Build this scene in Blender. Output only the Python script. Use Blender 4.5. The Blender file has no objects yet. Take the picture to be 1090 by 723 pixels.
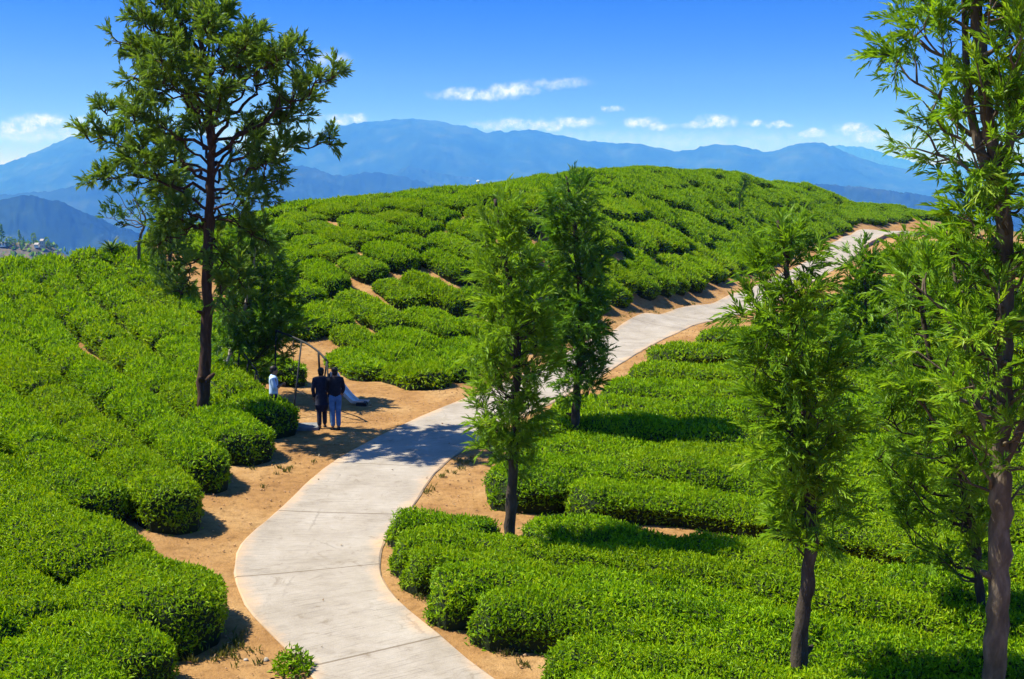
import bpy, math, random
import numpy as np
from mathutils import Vector, Matrix

random.seed(7)
rng = np.random.default_rng(7)
R = math.radians
C = bpy.context.scene.collection
scene = bpy.context.scene

# ------------------------------------------------------------------ camera, sky, sun, exposure
EYE = 6.4
PITCH = R(7.87)
FPX = 1169.0
cam_data = bpy.data.cameras.new('camera')
cam_data.sensor_width = 36.0
cam_data.lens = 36.0 * FPX / 1090.0
cam_data.clip_start = 0.1
cam_data.clip_end = 90000
cam = bpy.data.objects.new('camera', cam_data)
C.objects.link(cam)
cam.location = (0, 0, EYE)
cam.rotation_euler = (math.pi / 2 - PITCH, 0, 0)
scene.camera = cam

SUN_EL = R(57)
SUN_TO = Vector((-1.0, 0.10, 0)).normalized()          # horizontal direction towards the sun
SUN_DIR = Vector((SUN_TO.x * math.cos(SUN_EL), SUN_TO.y * math.cos(SUN_EL), math.sin(SUN_EL)))
sun_data = bpy.data.lights.new('sun', 'SUN')
sun_data.energy = 5.0
sun_data.angle = R(0.5)
sun_data.color = (1.0, 0.95, 0.86)
sun = bpy.data.objects.new('sun', sun_data)
C.objects.link(sun)
sun.rotation_euler = (-SUN_DIR).to_track_quat('-Z', 'Y').to_euler()
sun.location = (-40, 10, 60)

scene.view_settings.view_transform = 'Standard'
scene.view_settings.look = 'None'
scene.view_settings.gamma = 1
scene.view_settings.use_curve_mapping = False
scene.view_settings.exposure = 1.22
scene.render.engine = 'CYCLES'
scene.cycles.max_bounces = 6
scene.cycles.diffuse_bounces = 3
scene.cycles.transmission_bounces = 3
scene.cycles.transparent_max_bounces = 8
scene.cycles.volume_bounces = 0
scene.cycles.use_denoising = True
scene.cycles.sample_clamp_indirect = 4

HAZE_DENSITY = 1.6e-4
HAZE_COLOR = (0.05, 0.225, 1.0)
SKY_STRENGTH = 0.112
SKY_STRETCH = 3.4


def ray(px, py):
    """direction of the photograph's pixel (1090x723), scaled so that its world Y is 1"""
    u = (px - 545.0) / FPX
    v = (361.5 - py) / FPX
    y = math.cos(PITCH) + v * math.sin(PITCH)
    z = -math.sin(PITCH) + v * math.cos(PITCH)
    return np.array((u / y, 1.0, z / y))


def at(px, py, d):
    r = ray(px, py)
    return np.array((r[0] * d, d, EYE + r[2] * d))


def at_z(px, py, z):
    r = ray(px, py)
    d = (z - EYE) / r[2]
    return np.array((r[0] * d, d, z))


# ---- node helper
def new_mat(name):
    m = bpy.data.materials.new(name)
    m.use_nodes = True
    nt = m.node_tree
    nt.nodes.clear()
    return m, nt


def N(nt, typ, **kw):
    n = nt.nodes.new(typ)
    for k, v in kw.items():
        if k == 'ins':
            for kk, vv in v.items():
                if isinstance(vv, bpy.types.NodeSocket):
                    nt.links.new(vv, n.inputs[kk])
                else:
                    n.inputs[kk].default_value = vv
        else:
            setattr(n, k, v)
    return n


def math_node(nt, op, a, b=None, clamp=False):
    n = nt.nodes.new('ShaderNodeMath')
    n.operation = op
    n.use_clamp = clamp
    for i, x in enumerate((a, b)):
        if x is None:
            continue
        if isinstance(x, bpy.types.NodeSocket):
            nt.links.new(x, n.inputs[i])
        else:
            n.inputs[i].default_value = x
    return n.outputs[0]


def mixc(nt, fac, a, b, blend='MIX'):
    n = nt.nodes.new('ShaderNodeMix')
    n.data_type = 'RGBA'
    n.blend_type = blend
    for idx, x in ((0, fac), (6, a), (7, b)):
        if isinstance(x, bpy.types.NodeSocket):
            nt.links.new(x, n.inputs[idx])
        else:
            if idx == 0:
                n.inputs[0].default_value = x
            else:
                n.inputs[idx].default_value = (x[0], x[1], x[2], 1)
    return n.outputs[2]


def ramp(nt, fac, stops):
    n = nt.nodes.new('ShaderNodeValToRGB')
    cr = n.color_ramp
    while len(cr.elements) < len(stops):
        cr.elements.new(0.5)
    for e, (p, c) in zip(cr.elements, stops):
        e.position = p
        e.color = (c[0], c[1], c[2], 1) if not isinstance(c, (int, float)) else (c, c, c, 1)
    nt.links.new(fac, n.inputs[0])
    return n.outputs[0]


# ---- world: Nishita sky with a band of small cumulus near the horizon
world = bpy.data.worlds.new('World')
scene.world = world
world.use_nodes = True
nt = world.node_tree
nt.nodes.clear()
geo = N(nt, 'ShaderNodeTexCoord')
mp = N(nt, 'ShaderNodeVectorMath', operation='MULTIPLY', ins={0: geo.outputs['Generated'], 1: (1, 1, SKY_STRETCH)})
nm = N(nt, 'ShaderNodeVectorMath', operation='NORMALIZE', ins={0: mp.outputs[0]})
sky = N(nt, 'ShaderNodeTexSky', sky_type='NISHITA', sun_disc=False, sun_elevation=SUN_EL,
        sun_rotation=math.atan2(SUN_TO.x, SUN_TO.y), altitude=1800, air_density=1.0, dust_density=1.2, ozone_density=3.0)
nt.links.new(nm.outputs[0], sky.inputs[0])
hsv = N(nt, 'ShaderNodeHueSaturation', ins={'Saturation': 1.3, 'Color': sky.outputs[0]})
sep = N(nt, 'ShaderNodeSeparateXYZ', ins={0: geo.outputs['Generated']})
az = math_node(nt, 'ARCTAN2', sep.outputs[0], sep.outputs[1])
el = math_node(nt, 'ARCSINE', sep.outputs[2])
ae = N(nt, 'ShaderNodeCombineXYZ', ins={0: az, 1: el, 2: 0.0})
warp_n = N(nt, 'ShaderNodeTexNoise', ins={'Vector': ae.outputs[0], 'Scale': 70.0, 'Detail': 5.0, 'Roughness': 0.6})
warp_c = N(nt, 'ShaderNodeVectorMath', operation='SUBTRACT', ins={0: warp_n.outputs['Color'], 1: (0.5, 0.5, 0.5)})
warp_s = N(nt, 'ShaderNodeVectorMath', operation='MULTIPLY', ins={0: warp_c.outputs[0], 1: (0.030, 0.014, 0)})
aew = N(nt, 'ShaderNodeVectorMath', operation='ADD', ins={0: ae.outputs[0], 1: warp_s.outputs[0]})
CLOUDS = [(45, 130, 26, 9, 1), (18, 136, 22, 6, .9), (86, 127, 10, 4, .8), (60, 142, 85, 11, .45),
          (350, 63, 24, 8, .45), (505, 101, 44, 7, .9), (545, 97, 26, 9, 1), (592, 89, 36, 6, .5), (365, 127, 26, 6, .8),
          (560, 133, 62, 7, .65), (605, 131, 34, 7, .8), (654, 115, 10, 4, .9), (682, 131, 18, 7, 1), (704, 135, 14, 5, .8),
          (765, 129, 20, 8, 1), (742, 133, 18, 5, .7), (805, 132, 12, 4, .9), (829, 134, 10, 4, .9), (906, 137, 16, 6, .9),
          (866, 143, 14, 5, .7), (926, 145, 22, 7, .7), (690, 150, 320, 12, .22), (980, 150, 60, 8, .4), (250, 140, 90, 10, .3)]
acc = None
for (cx, cy, rx, ry, dens) in CLOUDS:
    r = ray(cx, cy)
    a0 = math.atan2(r[0], r[1])
    e0 = math.atan2(r[2], math.hypot(r[0], r[1]))
    s = N(nt, 'ShaderNodeVectorMath', operation='SUBTRACT', ins={0: aew.outputs[0], 1: (a0, e0, 0)})
    k = N(nt, 'ShaderNodeVectorMath', operation='MULTIPLY', ins={0: s.outputs[0], 1: (FPX / rx / 1.1, FPX / ry / 1.0, 0)})
    ln = N(nt, 'ShaderNodeVectorMath', operation='LENGTH', ins={0: k.outputs[0]})
    mr = N(nt, 'ShaderNodeMapRange', interpolation_type='SMOOTHSTEP',
           ins={'Value': ln.outputs['Value'], 'From Min': 1.15, 'From Max': 0.25, 'To Min': 0.0, 'To Max': dens})
    acc = mr.outputs[0] if acc is None else math_node(nt, 'MAXIMUM', acc, mr.outputs[0])
fine = N(nt, 'ShaderNodeTexNoise', ins={'Vector': ae.outputs[0], 'Scale': 110.0, 'Detail': 6.0, 'Roughness': 0.65})
fine_m = N(nt, 'ShaderNodeMapRange', ins={'Value': fine.outputs['Fac'], 'From Min': 0.36, 'From Max': 0.62, 'To Min': 0.15, 'To Max': 1.0})
cl = math_node(nt, 'MULTIPLY', acc, fine_m.outputs[0], True)
eln = N(nt, 'ShaderNodeMapRange', ins={'Value': el, 'From Min': 0.0, 'From Max': 0.6})
tone = ramp(nt, eln.outputs[0], [(.06, (.82, .57, 1.1)), (.16, (.80, .57, 1.12)), (.28, (.17, .40, 1.06)), (.40, (.30, .50, 1.06)), (.8, (.85, .92, 1.1))])
tinted = mixc(nt, 1.0, hsv.outputs[0], tone, 'MULTIPLY')
skyc = mixc(nt, cl, tinted, (4.0, 4.6, 9.0))
bg = N(nt, 'ShaderNodeBackground', ins={'Color': skyc, 'Strength': SKY_STRENGTH})
wo = N(nt, 'ShaderNodeOutputWorld', ins={'Surface': bg.outputs[0]})

# ------------------------------------------------------------------ helpers: arrays -> mesh objects


def mesh_arrays(name, verts, faces, mats, midx=None, tint=None, smooth=False, uv=None):
    """verts (n,3); faces (m,k) array"""
    me = bpy.data.meshes.new(name)
    verts = np.asarray(verts, dtype=np.float32)
    faces = np.asarray(faces, dtype=np.int32)
    k = faces.shape[1]
    me.vertices.add(len(verts))
    me.vertices.foreach_set('co', verts.ravel())
    me.loops.add(faces.size)
    me.loops.foreach_set('vertex_index', faces.ravel())
    me.polygons.add(len(faces))
    me.polygons.foreach_set('loop_start', np.arange(0, faces.size, k, dtype=np.int32))
    for m in mats:
        me.materials.append(m)
    if midx is not None:
        me.polygons.foreach_set('material_index', np.asarray(midx, dtype=np.int32))
    me.polygons.foreach_set('use_smooth', np.full(len(faces), smooth) if np.isscalar(smooth) else np.asarray(smooth))
    if tint is not None:
        a = me.attributes.new('tint', 'FLOAT', 'FACE')
        a.data.foreach_set('value', np.asarray(tint, dtype=np.float32))
    if uv is not None:
        l = me.uv_layers.new(name='uv')
        l.data.foreach_set('uv', np.asarray(uv, dtype=np.float32)[faces.ravel()].ravel())
    me.update(calc_edges=True)
    me.validate()
    return me


def link(name, me, parent=None):
    o = bpy.data.objects.new(name, me)
    C.objects.link(o)
    if parent is not None:
        o.parent = parent
    return o


def tag(o, label=None, cat=None, group=None, kind=None):
    if label:
        o['label'] = label
    if cat:
        o['category'] = cat
    if group:
        o['group'] = group
    if kind:
        o['kind'] = kind
    return o


def empty(name, loc, rz=0.0):
    o = bpy.data.objects.new(name, None)
    C.objects.link(o)
    o.empty_display_size = 0.3
    o.location = loc
    o.rotation_euler = (0, 0, rz)
    return o


def catmull(pts, n_per=6):
    pts = np.asarray(pts, float)
    if len(pts) < 3:
        t = np.linspace(0, 1, n_per + 1)[:, None]
        return pts[0] * (1 - t) + pts[-1] * t
    P = np.vstack([2 * pts[0] - pts[1], pts, 2 * pts[-1] - pts[-2]])
    out = []
    for i in range(1, len(P) - 2):
        p0, p1, p2, p3 = P[i - 1], P[i], P[i + 1], P[i + 2]
        for t in np.linspace(0, 1, n_per, endpoint=False):
            out.append(0.5 * ((2 * p1) + (p2 - p0) * t + (2 * p0 - 5 * p1 + 4 * p2 - p3) * t * t + (3 * p1 - p0 - 3 * p2 + p3) * t ** 3))
    out.append(P[-2])
    return np.array(out)


def resample(pts, step):
    pts = np.asarray(pts, float)
    seg = np.linalg.norm(np.diff(pts, axis=0), axis=1)
    s = np.concatenate([[0], np.cumsum(seg)])
    n = max(2, int(round(s[-1] / step)) + 1)
    t = np.linspace(0, s[-1], n)
    return np.stack([np.interp(t, s, pts[:, k]) for k in range(pts.shape[1])], 1), t


class Geo:
    """collects tubes/boxes/etc. as quads, one mesh"""

    def __init__(self):
        self.v, self.f, self.n = [], [], 0

    def add(self, v, f):
        self.v.append(np.asarray(v, float))
        self.f.append(np.asarray(f, int) + self.n)
        self.n += len(v)

    def tube(self, pts, rad, sides=8, cap=True, wob=0.0):
        pts = np.asarray(pts, float)
        rad = np.broadcast_to(np.asarray(rad, float), (len(pts),))
        tan = np.gradient(pts, axis=0)
        tan /= np.linalg.norm(tan, axis=1)[:, None] + 1e-9
        ref = np.array([0.0, 1.0, 0.0]) if abs(tan[0][1]) < 0.8 else np.array([1.0, 0, 0])
        V = []
        a = np.arange(sides) * 2 * math.pi / sides
        for p, t, r in zip(pts, tan, rad):
            s = np.cross(ref, t)
            s /= np.linalg.norm(s) + 1e-9
            u = np.cross(t, s)
            ref = u
            rr = r * (1 + (wob * rng.uniform(-1, 1, sides) if wob else 0))
            V.append(p + np.outer(np.cos(a) * rr, s) + np.outer(np.sin(a) * rr, u))
        V = np.vstack(V)
        F = []
        for i in range(len(pts) - 1):
            for j in range(sides):
                k = (j + 1) % sides
                F.append((i * sides + j, i * sides + k, (i + 1) * sides + k, (i + 1) * sides + j))
        if cap:
            n = len(V)
            V = np.vstack([V, pts[0], pts[-1]])
            L = (len(pts) - 1) * sides
            for j in range(0, sides, 2):
                F.append((n, (j + 2) % sides, (j + 1) % sides, j))
                F.append((n + 1, L + j, L + (j + 1) % sides, L + (j + 2) % sides))
        self.add(V, F)

    def box(self, c, s, rot=None):
        c = np.asarray(c, float)
        s = np.asarray(s, float) / 2
        V = np.array([(x, y, z) for x in (-1, 1) for y in (-1, 1) for z in (-1, 1)], float) * s
        if rot is not None:
            V = V @ np.asarray(rot).T
        F = [(0, 1, 3, 2), (4, 6, 7, 5), (0, 4, 5, 1), (2, 3, 7, 6), (0, 2, 6, 4), (1, 5, 7, 3)]
        self.add(V + c, F)

    def ball(self, c, r, n=10, m=8):
        c = np.asarray(c, float)
        r = np.broadcast_to(np.asarray(r, float), (3,))
        V, F = [], []
        for i in range(m + 1):
            th = math.pi * i / m
            for j in range(n):
                ph = 2 * math.pi * j / n
                V.append((math.sin(th) * math.cos(ph), math.sin(th) * math.sin(ph), math.cos(th)))
        for i in range(m):
            for j in range(n):
                k = (j + 1) % n
                F.append((i * n + j, (i + 1) * n + j, (i + 1) * n + k, i * n + k))
        self.add(np.array(V) * r + c, F)

    def build(self, name, mat, parent=None, smooth=False, offset=None):
        V = np.vstack(self.v)
        if offset is not None:
            V = V - np.asarray(offset)
        me = mesh_arrays(name, V, np.vstack(self.f), [mat], smooth=smooth)
        return link(name, me, parent)


def vnoise(x, y, seed=0):
    """smooth 2-D value noise, about -1..1"""
    xi = np.floor(x).astype(np.int64)
    yi = np.floor(y).astype(np.int64)
    fx = x - xi
    fy = y - yi
    fx = fx * fx * (3 - 2 * fx)
    fy = fy * fy * (3 - 2 * fy)

    def h(a, b):
        n = (a * 374761393 + b * 668265263 + seed * 974634777) & 0xFFFFFFFF
        n = ((n ^ (n >> 13)) * 1274126177) & 0xFFFFFFFF
        return ((n ^ (n >> 16)) & 0xFFFF) / 32767.5 - 1
    return (h(xi, yi) * (1 - fx) + h(xi + 1, yi) * fx) * (1 - fy) + (h(xi, yi + 1) * (1 - fx) + h(xi + 1, yi + 1) * fx) * fy


def fbm(x, y, seed=0, octv=4):
    s, a, t = 0, 1.0, 0
    for k in range(octv):
        s = s + a * vnoise(x * 2 ** k, y * 2 ** k, seed + k)
        t += a
        a *= 0.5
    return s / t


# ------------------------------------------------------------------ terrain
ROAD_W = 2.65


def road_w(y):
    return np.interp(y, [13, 15, 18.5, 22], [2.02, 2.12, 2.55, ROAD_W])

left_edge_px = [(332, 723, 0), (309, 693, 0), (262, 653, 0), (248, 612, 0), (251, 587, 0), (262, 569, 0), (283.6, 556, 0),
                (345, 498, 0), (399, 466, 0), (435, 449, 0), (466, 436, 0), (488, 429, 0), (560, 397, 0), (644, 357, 0),
                (702, 338, .1), (751, 326, .2), (789, 312, .4), (868, 275, 1.2), (887, 262, 1.7), (914, 252, 2.1), (949, 249.5, 2.3)]
le = np.array([at_z(*p) for p in left_edge_px])
bk = (le[0] - le[1]) / np.linalg.norm(le[0] - le[1])
le = np.vstack([le[0] + bk * 5 + [1.0, 0, 0], le[0] + bk * 2.2 + [.25, 0, 0], le, [le[-1][0] + 3.5, le[-1][1] + 5, 1.9], [le[-1][0] + 6, le[-1][1] + 13, 1.2]])
le = catmull(le, 8)
le, _ = resample(le, 1.0)
ker = np.array([0, 1, 2, 1, 0]) / 4
for k in range(1):
    for c in range(3):
        pad = np.concatenate([[le[0, c]] * 2, le[:, c], [le[-1, c]] * 2])
        le[1:-1, c] = np.convolve(pad, ker, 'valid')[1:-1]
rt = np.gradient(le[:, :2], axis=0)
rt /= np.linalg.norm(rt, axis=1)[:, None]
rnrm = np.stack([rt[:, 1], -rt[:, 0]], 1)               # to the right
road_c = le.copy()
road_c[:, :2] += rnrm * (road_w(le[:, 1]) / 2)[:, None]

CP = []
for p in road_c[::4]:
    CP.append(tuple(p))
for p, n in zip(le[::6], rnrm[::6]):
    CP.append((p[0] - n[0] * .4, p[1] - n[1] * .4, p[2]))
    q = p[:2] + n * (float(road_w(p[1])) + .4)
    CP.append((q[0], q[1], p[2]))
# right-hand field
CP += [(8, 14, -.25), (14, 20, -.1), (5, 11, -.1), (8, 24, -.05), (9, 34, .05), (16, 35, .2), (22, 50, .5), (30, 70, 1.0), (40, 88, 1.5), (12, 46, .1),
       (22, 26, .1), (35, 45, .6), (50, 80, 1.4)]
# left-hand slope
CP += [(-6.6, 14, .15), (-8.8, 17.5, .55), (-9.8, 21.5, .8), (-4.6, 17, 0), (-5.5, 21, 0), (-6.0, 25, 0), (-6.6, 28, 0), (-12.8, 27, 1.1),
       (-8.8, 30.6, .4), (-13.7, 36, 1.1), (-16.4, 43, 2.1), (-11.4, 38, .85), (-17.0, 47, 3.1), (-21.5, 50, 2.9), (-24, 50, 2.5),
       (-16, 21, 1.6), (-20, 30, 2.0), (-22, 40, 2.5)]
CP += [tuple(at_z(320, 385, .1)), tuple(at_z(270, 345, 1.0)), tuple(at_z(197, 298, 2.4)), tuple(at_z(152, 264, 3.1))]
# main hill
CP += [tuple(at_z(480, 415, .1)), tuple(at_z(400, 420, .08)), tuple(at_z(340, 400, .05)), tuple(at_z(700, 333, .5)), tuple(at_z(760, 307, .8)), tuple(at_z(905, 246, 2.6))]


def top(px, py, d, h=.8):
    p = at(px, py, d)
    return (p[0], p[1], p[2] - h)


CP += [top(690, 192, 78), top(750, 189, 87), top(600, 196, 72), top(500, 201, 68), top(400, 206, 64), top(300, 217, 60), top(240, 238, 58),
       top(800, 186, 98), top(870, 198, 112), top(955, 218, 122)]
CP += [(-1.9, 50, 2.9), (3.7, 57, 4.2), (-6, 48, 2.6), (6, 64, 4.3), (10, 73, 4.6), (16, 84, 4.8), (22, 93, 4.6), (-9, 55, 3.9)]
CP += [(9, 102, 5.4), (-3, 90, 4.6), (-12, 80, 3.2), (-22, 72, 1.6), (22, 118, 5.0), (36, 132, 3.0), (54, 136, 1.0), (-30, 60, 1.0), (-32, 48, 1.0), (-26, 62, 1.6)]
# towards and behind the viewer
CP += [(0, 0, -.1), (-12, 2, .2), (12, 2, -.5), (0, -25, -.6), (-30, 0, 1.0), (30, 0, -.6), (-40, 30, 2.0), (45, 30, .4)]
CP = np.array(CP)


def tps_k(r2):
    return 0.5 * r2 * np.log(r2 + 1e-9)


def tps_fit(P, lam):
    n = len(P)
    d2 = ((P[:, None, :2] - P[None, :, :2]) ** 2).sum(2)
    K = tps_k(d2) + np.eye(n) * lam
    A = np.zeros((n + 3, n + 3))
    A[:n, :n] = K
    A[:n, n] = 1
    A[:n, n + 1:] = P[:, :2]
    A[n, :n] = 1
    A[n + 1:, :n] = P[:, :2].T
    b = np.zeros(n + 3)
    b[:n] = P[:, 2]
    return np.linalg.solve(A, b)


TPS = tps_fit(CP, 3.0)


def terrain(x, y):
    x = np.atleast_1d(np.asarray(x, float))
    y = np.atleast_1d(np.asarray(y, float))
    shp = x.shape
    x = x.ravel()
    y = y.ravel()
    rho = np.sqrt(((x - 4) / 64) ** 2 + ((y - 52) / 92) ** 2)
    out = np.empty(len(x))
    for i in range(0, len(x), 20000):
        sl = slice(i, i + 20000)
        s = np.minimum(1, 1.12 / np.maximum(rho[sl], 1e-6))
        xs = 4 + (x[sl] - 4) * s
        ys = 52 + (y[sl] - 52) * s
        d2 = (xs[:, None] - CP[None, :, 0]) ** 2 + (ys[:, None] - CP[None, :, 1]) ** 2
        out[sl] = tps_k(d2) @ TPS[:-3] + TPS[-3] + TPS[-2] * xs + TPS[-1] * ys
    e = np.clip(rho - 1.05, 0, None)
    drop = np.where(e < 1, 22 * e ** 1.5, 22 + 33 * (e - 1))
    drop = 420 * (1 - np.exp(-drop / 420))
    w = np.clip(e / 2, 0, 1)
    out = out - drop
    far = np.clip((rho - 3) / 6, 0, 1)
    out = out + far * 40 * fbm(x / 400, y / 400, 3)
    return out.reshape(shp)


def tz(x, y):
    return float(terrain(x, y)[0])


def ground(px, py, off=0.0):
    r = ray(px, py)
    ds = np.arange(9, 150, .15)
    z = EYE + r[2] * ds
    g = terrain(r[0] * ds, ds) + off
    hit = np.nonzero(z <= g)[0]
    if len(hit) == 0:
        d = ds[np.argmin(z - g)]
    else:
        d = ds[hit[0]]
    return np.array((r[0] * d, d, EYE + r[2] * d))


# ------------------------------------------------------------------ materials
def leaf_material(name, dark, light, transl=0.3, rough=0.45, spec=0.35):
    m, nt = new_mat(name)
    at_ = N(nt, 'ShaderNodeAttribute', attribute_name='tint')
    oi = N(nt, 'ShaderNodeObjectInfo')
    f = math_node(nt, 'ADD', at_.outputs['Fac'], math_node(nt, 'MULTIPLY', math_node(nt, 'SUBTRACT', oi.outputs['Random'], .5), .18), True)
    col = ramp(nt, f, [(0.0, dark), (.72, light), (1.0, (light[0] * 1.35, light[1] * 1.05, light[2] * 2.0))])
    old = math_node(nt, 'MULTIPLY', math_node(nt, 'POWER', oi.outputs['Random'], 2.0), .30)
    col = mixc(nt, old, col, (light[0] * .62, light[1] * .50, light[2]))
    p = N(nt, 'ShaderNodeBsdfPrincipled', ins={'Base Color': col, 'Roughness': rough, 'Specular IOR Level': spec})
    tcol = mixc(nt, 1.0, col, (1.35, 1.25, .55), 'MULTIPLY')
    t = N(nt, 'ShaderNodeBsdfTranslucent', ins={'Color': tcol})
    mx = N(nt, 'ShaderNodeMixShader', ins={0: transl, 1: p.outputs[0], 2: t.outputs[0]})
    N(nt, 'ShaderNodeOutputMaterial', ins={0: mx.outputs[0]})
    return m


def noise_material(name, stops, scale=4, rough=0.85, bump=0.0, detail=6, coord='Object', spec=.2, stretch=(1, 1, 1)):
    m, nt = new_mat(name)
    tc = N(nt, 'ShaderNodeTexCoord')
    mpn = N(nt, 'ShaderNodeMapping', ins={'Vector': tc.outputs[coord], 'Scale': stretch})
    n = N(nt, 'ShaderNodeTexNoise', ins={'Vector': mpn.outputs[0], 'Scale': scale, 'Detail': detail, 'Roughness': .62})
    col = ramp(nt, n.outputs['Fac'], stops)
    p = N(nt, 'ShaderNodeBsdfPrincipled', ins={'Base Color': col, 'Roughness': rough, 'Specular IOR Level': spec})
    if bump:
        b = N(nt, 'ShaderNodeBump', ins={'Strength': bump, 'Height': n.outputs['Fac'], 'Distance': .05})
        nt.links.new(b.outputs[0], p.inputs['Normal'])
    N(nt, 'ShaderNodeOutputMaterial', ins={0: p.outputs[0]})
    return m


M_tea = leaf_material('tea_leaf', (.040, .120, .002), (.235, .415, .003), .36, .5, .14)
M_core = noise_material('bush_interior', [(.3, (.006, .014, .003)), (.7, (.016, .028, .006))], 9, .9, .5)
M_oak = leaf_material('silver_oak_leaf', (.050, .140, .006), (.200, .370, .016), .44, .5, .3)
M_oak_dark = leaf_material('dark_tree_leaf', (.022, .080, .012), (.150, .275, .022), .36, .55, .25)
M_oak_shade = leaf_material('dense_tree_leaf', (.034, .110, .010), (.145, .300, .018), .42, .5, .3)
M_palm = leaf_material('spiky_plant_leaf', (.015, .05, .01), (.04, .10, .02), .2)
M_grass = leaf_material('grass_blade', (.05, .09, .012), (.17, .18, .04), .3)
M_bark = noise_material('grey_brown_bark', [(.25, (.035, .026, .018)), (.5, (.10, .078, .055)), (.75, (.20, .165, .125))], 7, .95, .9, stretch=(1, 1, .35))
M_bark_red = noise_material('reddish_bark', [(.25, (.018, .011, .007)), (.55, (.058, .032, .020)), (.8, (.13, .075, .045))], 9, .95, .9, stretch=(1, 1, .25))
M_bark_dark = noise_material('dark_bark', [(.3, (.022, .017, .013)), (.6, (.06, .047, .036)), (.8, (.12, .10, .08))], 8, .95, .9, stretch=(1, 1, .35))
M_bark_pale = noise_material('pale_bark', [(.35, (.16, .13, .10)), (.5, (.42, .38, .32)), (.7, (.55, .50, .43))], 5, .9, .4, stretch=(1, 1, .5))
M_stem = noise_material('tea_stem', [(.3, (.03, .022, .014)), (.7, (.09, .07, .05))], 20, .95, .4)


def dirt_material():
    m, nt = new_mat('red_brown_dirt')
    tc = N(nt, 'ShaderNodeTexCoord')
    n1 = N(nt, 'ShaderNodeTexNoise', ins={'Vector': tc.outputs['Object'], 'Scale': .55, 'Detail': 7, 'Roughness': .6})
    n2 = N(nt, 'ShaderNodeTexNoise', ins={'Vector': tc.outputs['Object'], 'Scale': 5.0, 'Detail': 8, 'Roughness': .7})
    n3 = N(nt, 'ShaderNodeTexNoise', ins={'Vector': tc.outputs['Object'], 'Scale': 30.0, 'Detail': 4, 'Roughness': .7})
    base = ramp(nt, n1.outputs['Fac'], [(.25, (.180, .092, .034)), (.5, (.268, .152, .060)), (.72, (.335, .215, .100))])
    c2 = ramp(nt, n2.outputs['Fac'], [(.28, (.42, .37, .32)), (.5, (1, 1, 1)), (.75, (1.2, 1.2, 1.18))])
    col = mixc(nt, .8, base, c2, 'MULTIPLY')
    c3 = ramp(nt, n3.outputs['Fac'], [(.33, (.5, .42, .36)), (.45, (1, 1, 1)), (.7, (1.1, 1.08, 1.04))])
    col = mixc(nt, .6, col, c3, 'MULTIPLY')
    # short dry grass away from the garden, where the hill drops into the valley
    sp = N(nt, 'ShaderNodeSeparateXYZ', ins={0: tc.outputs['Object']})
    dx = math_node(nt, 'MULTIPLY', math_node(nt, 'SUBTRACT', sp.outputs[0], 4.0), 1 / 64)
    dy = math_node(nt, 'MULTIPLY', math_node(nt, 'SUBTRACT', sp.outputs[1], 52.0), 1 / 92)
    rr = math_node(nt, 'SQRT', math_node(nt, 'ADD', math_node(nt, 'MULTIPLY', dx, dx), math_node(nt, 'MULTIPLY', dy, dy)))
    rr = math_node(nt, 'ADD', rr, math_node(nt, 'MULTIPLY', n1.outputs['Fac'], .25))
    gm = N(nt, 'ShaderNodeMapRange', ins={'Value': rr, 'From Min': 1.05, 'From Max': 1.25})
    gcol = ramp(nt, n2.outputs['Fac'], [(.3, (.02, .05, .01)), (.7, (.06, .10, .02))])
    col = mixc(nt, gm.outputs[0], col, gcol)
    p = N(nt, 'ShaderNodeBsdfPrincipled', ins={'Base Color': col, 'Roughness': .95, 'Specular IOR Level': .1})
    hsum = math_node(nt, 'ADD', n2.outputs['Fac'], math_node(nt, 'MULTIPLY', n3.outputs['Fac'], .35))
    b = N(nt, 'ShaderNodeBump', ins={'Strength': .7, 'Height': hsum, 'Distance': .08})
    nt.links.new(b.outputs[0], p.inputs['Normal'])
    N(nt, 'ShaderNodeOutputMaterial', ins={0: p.outputs[0]})
    return m


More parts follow.
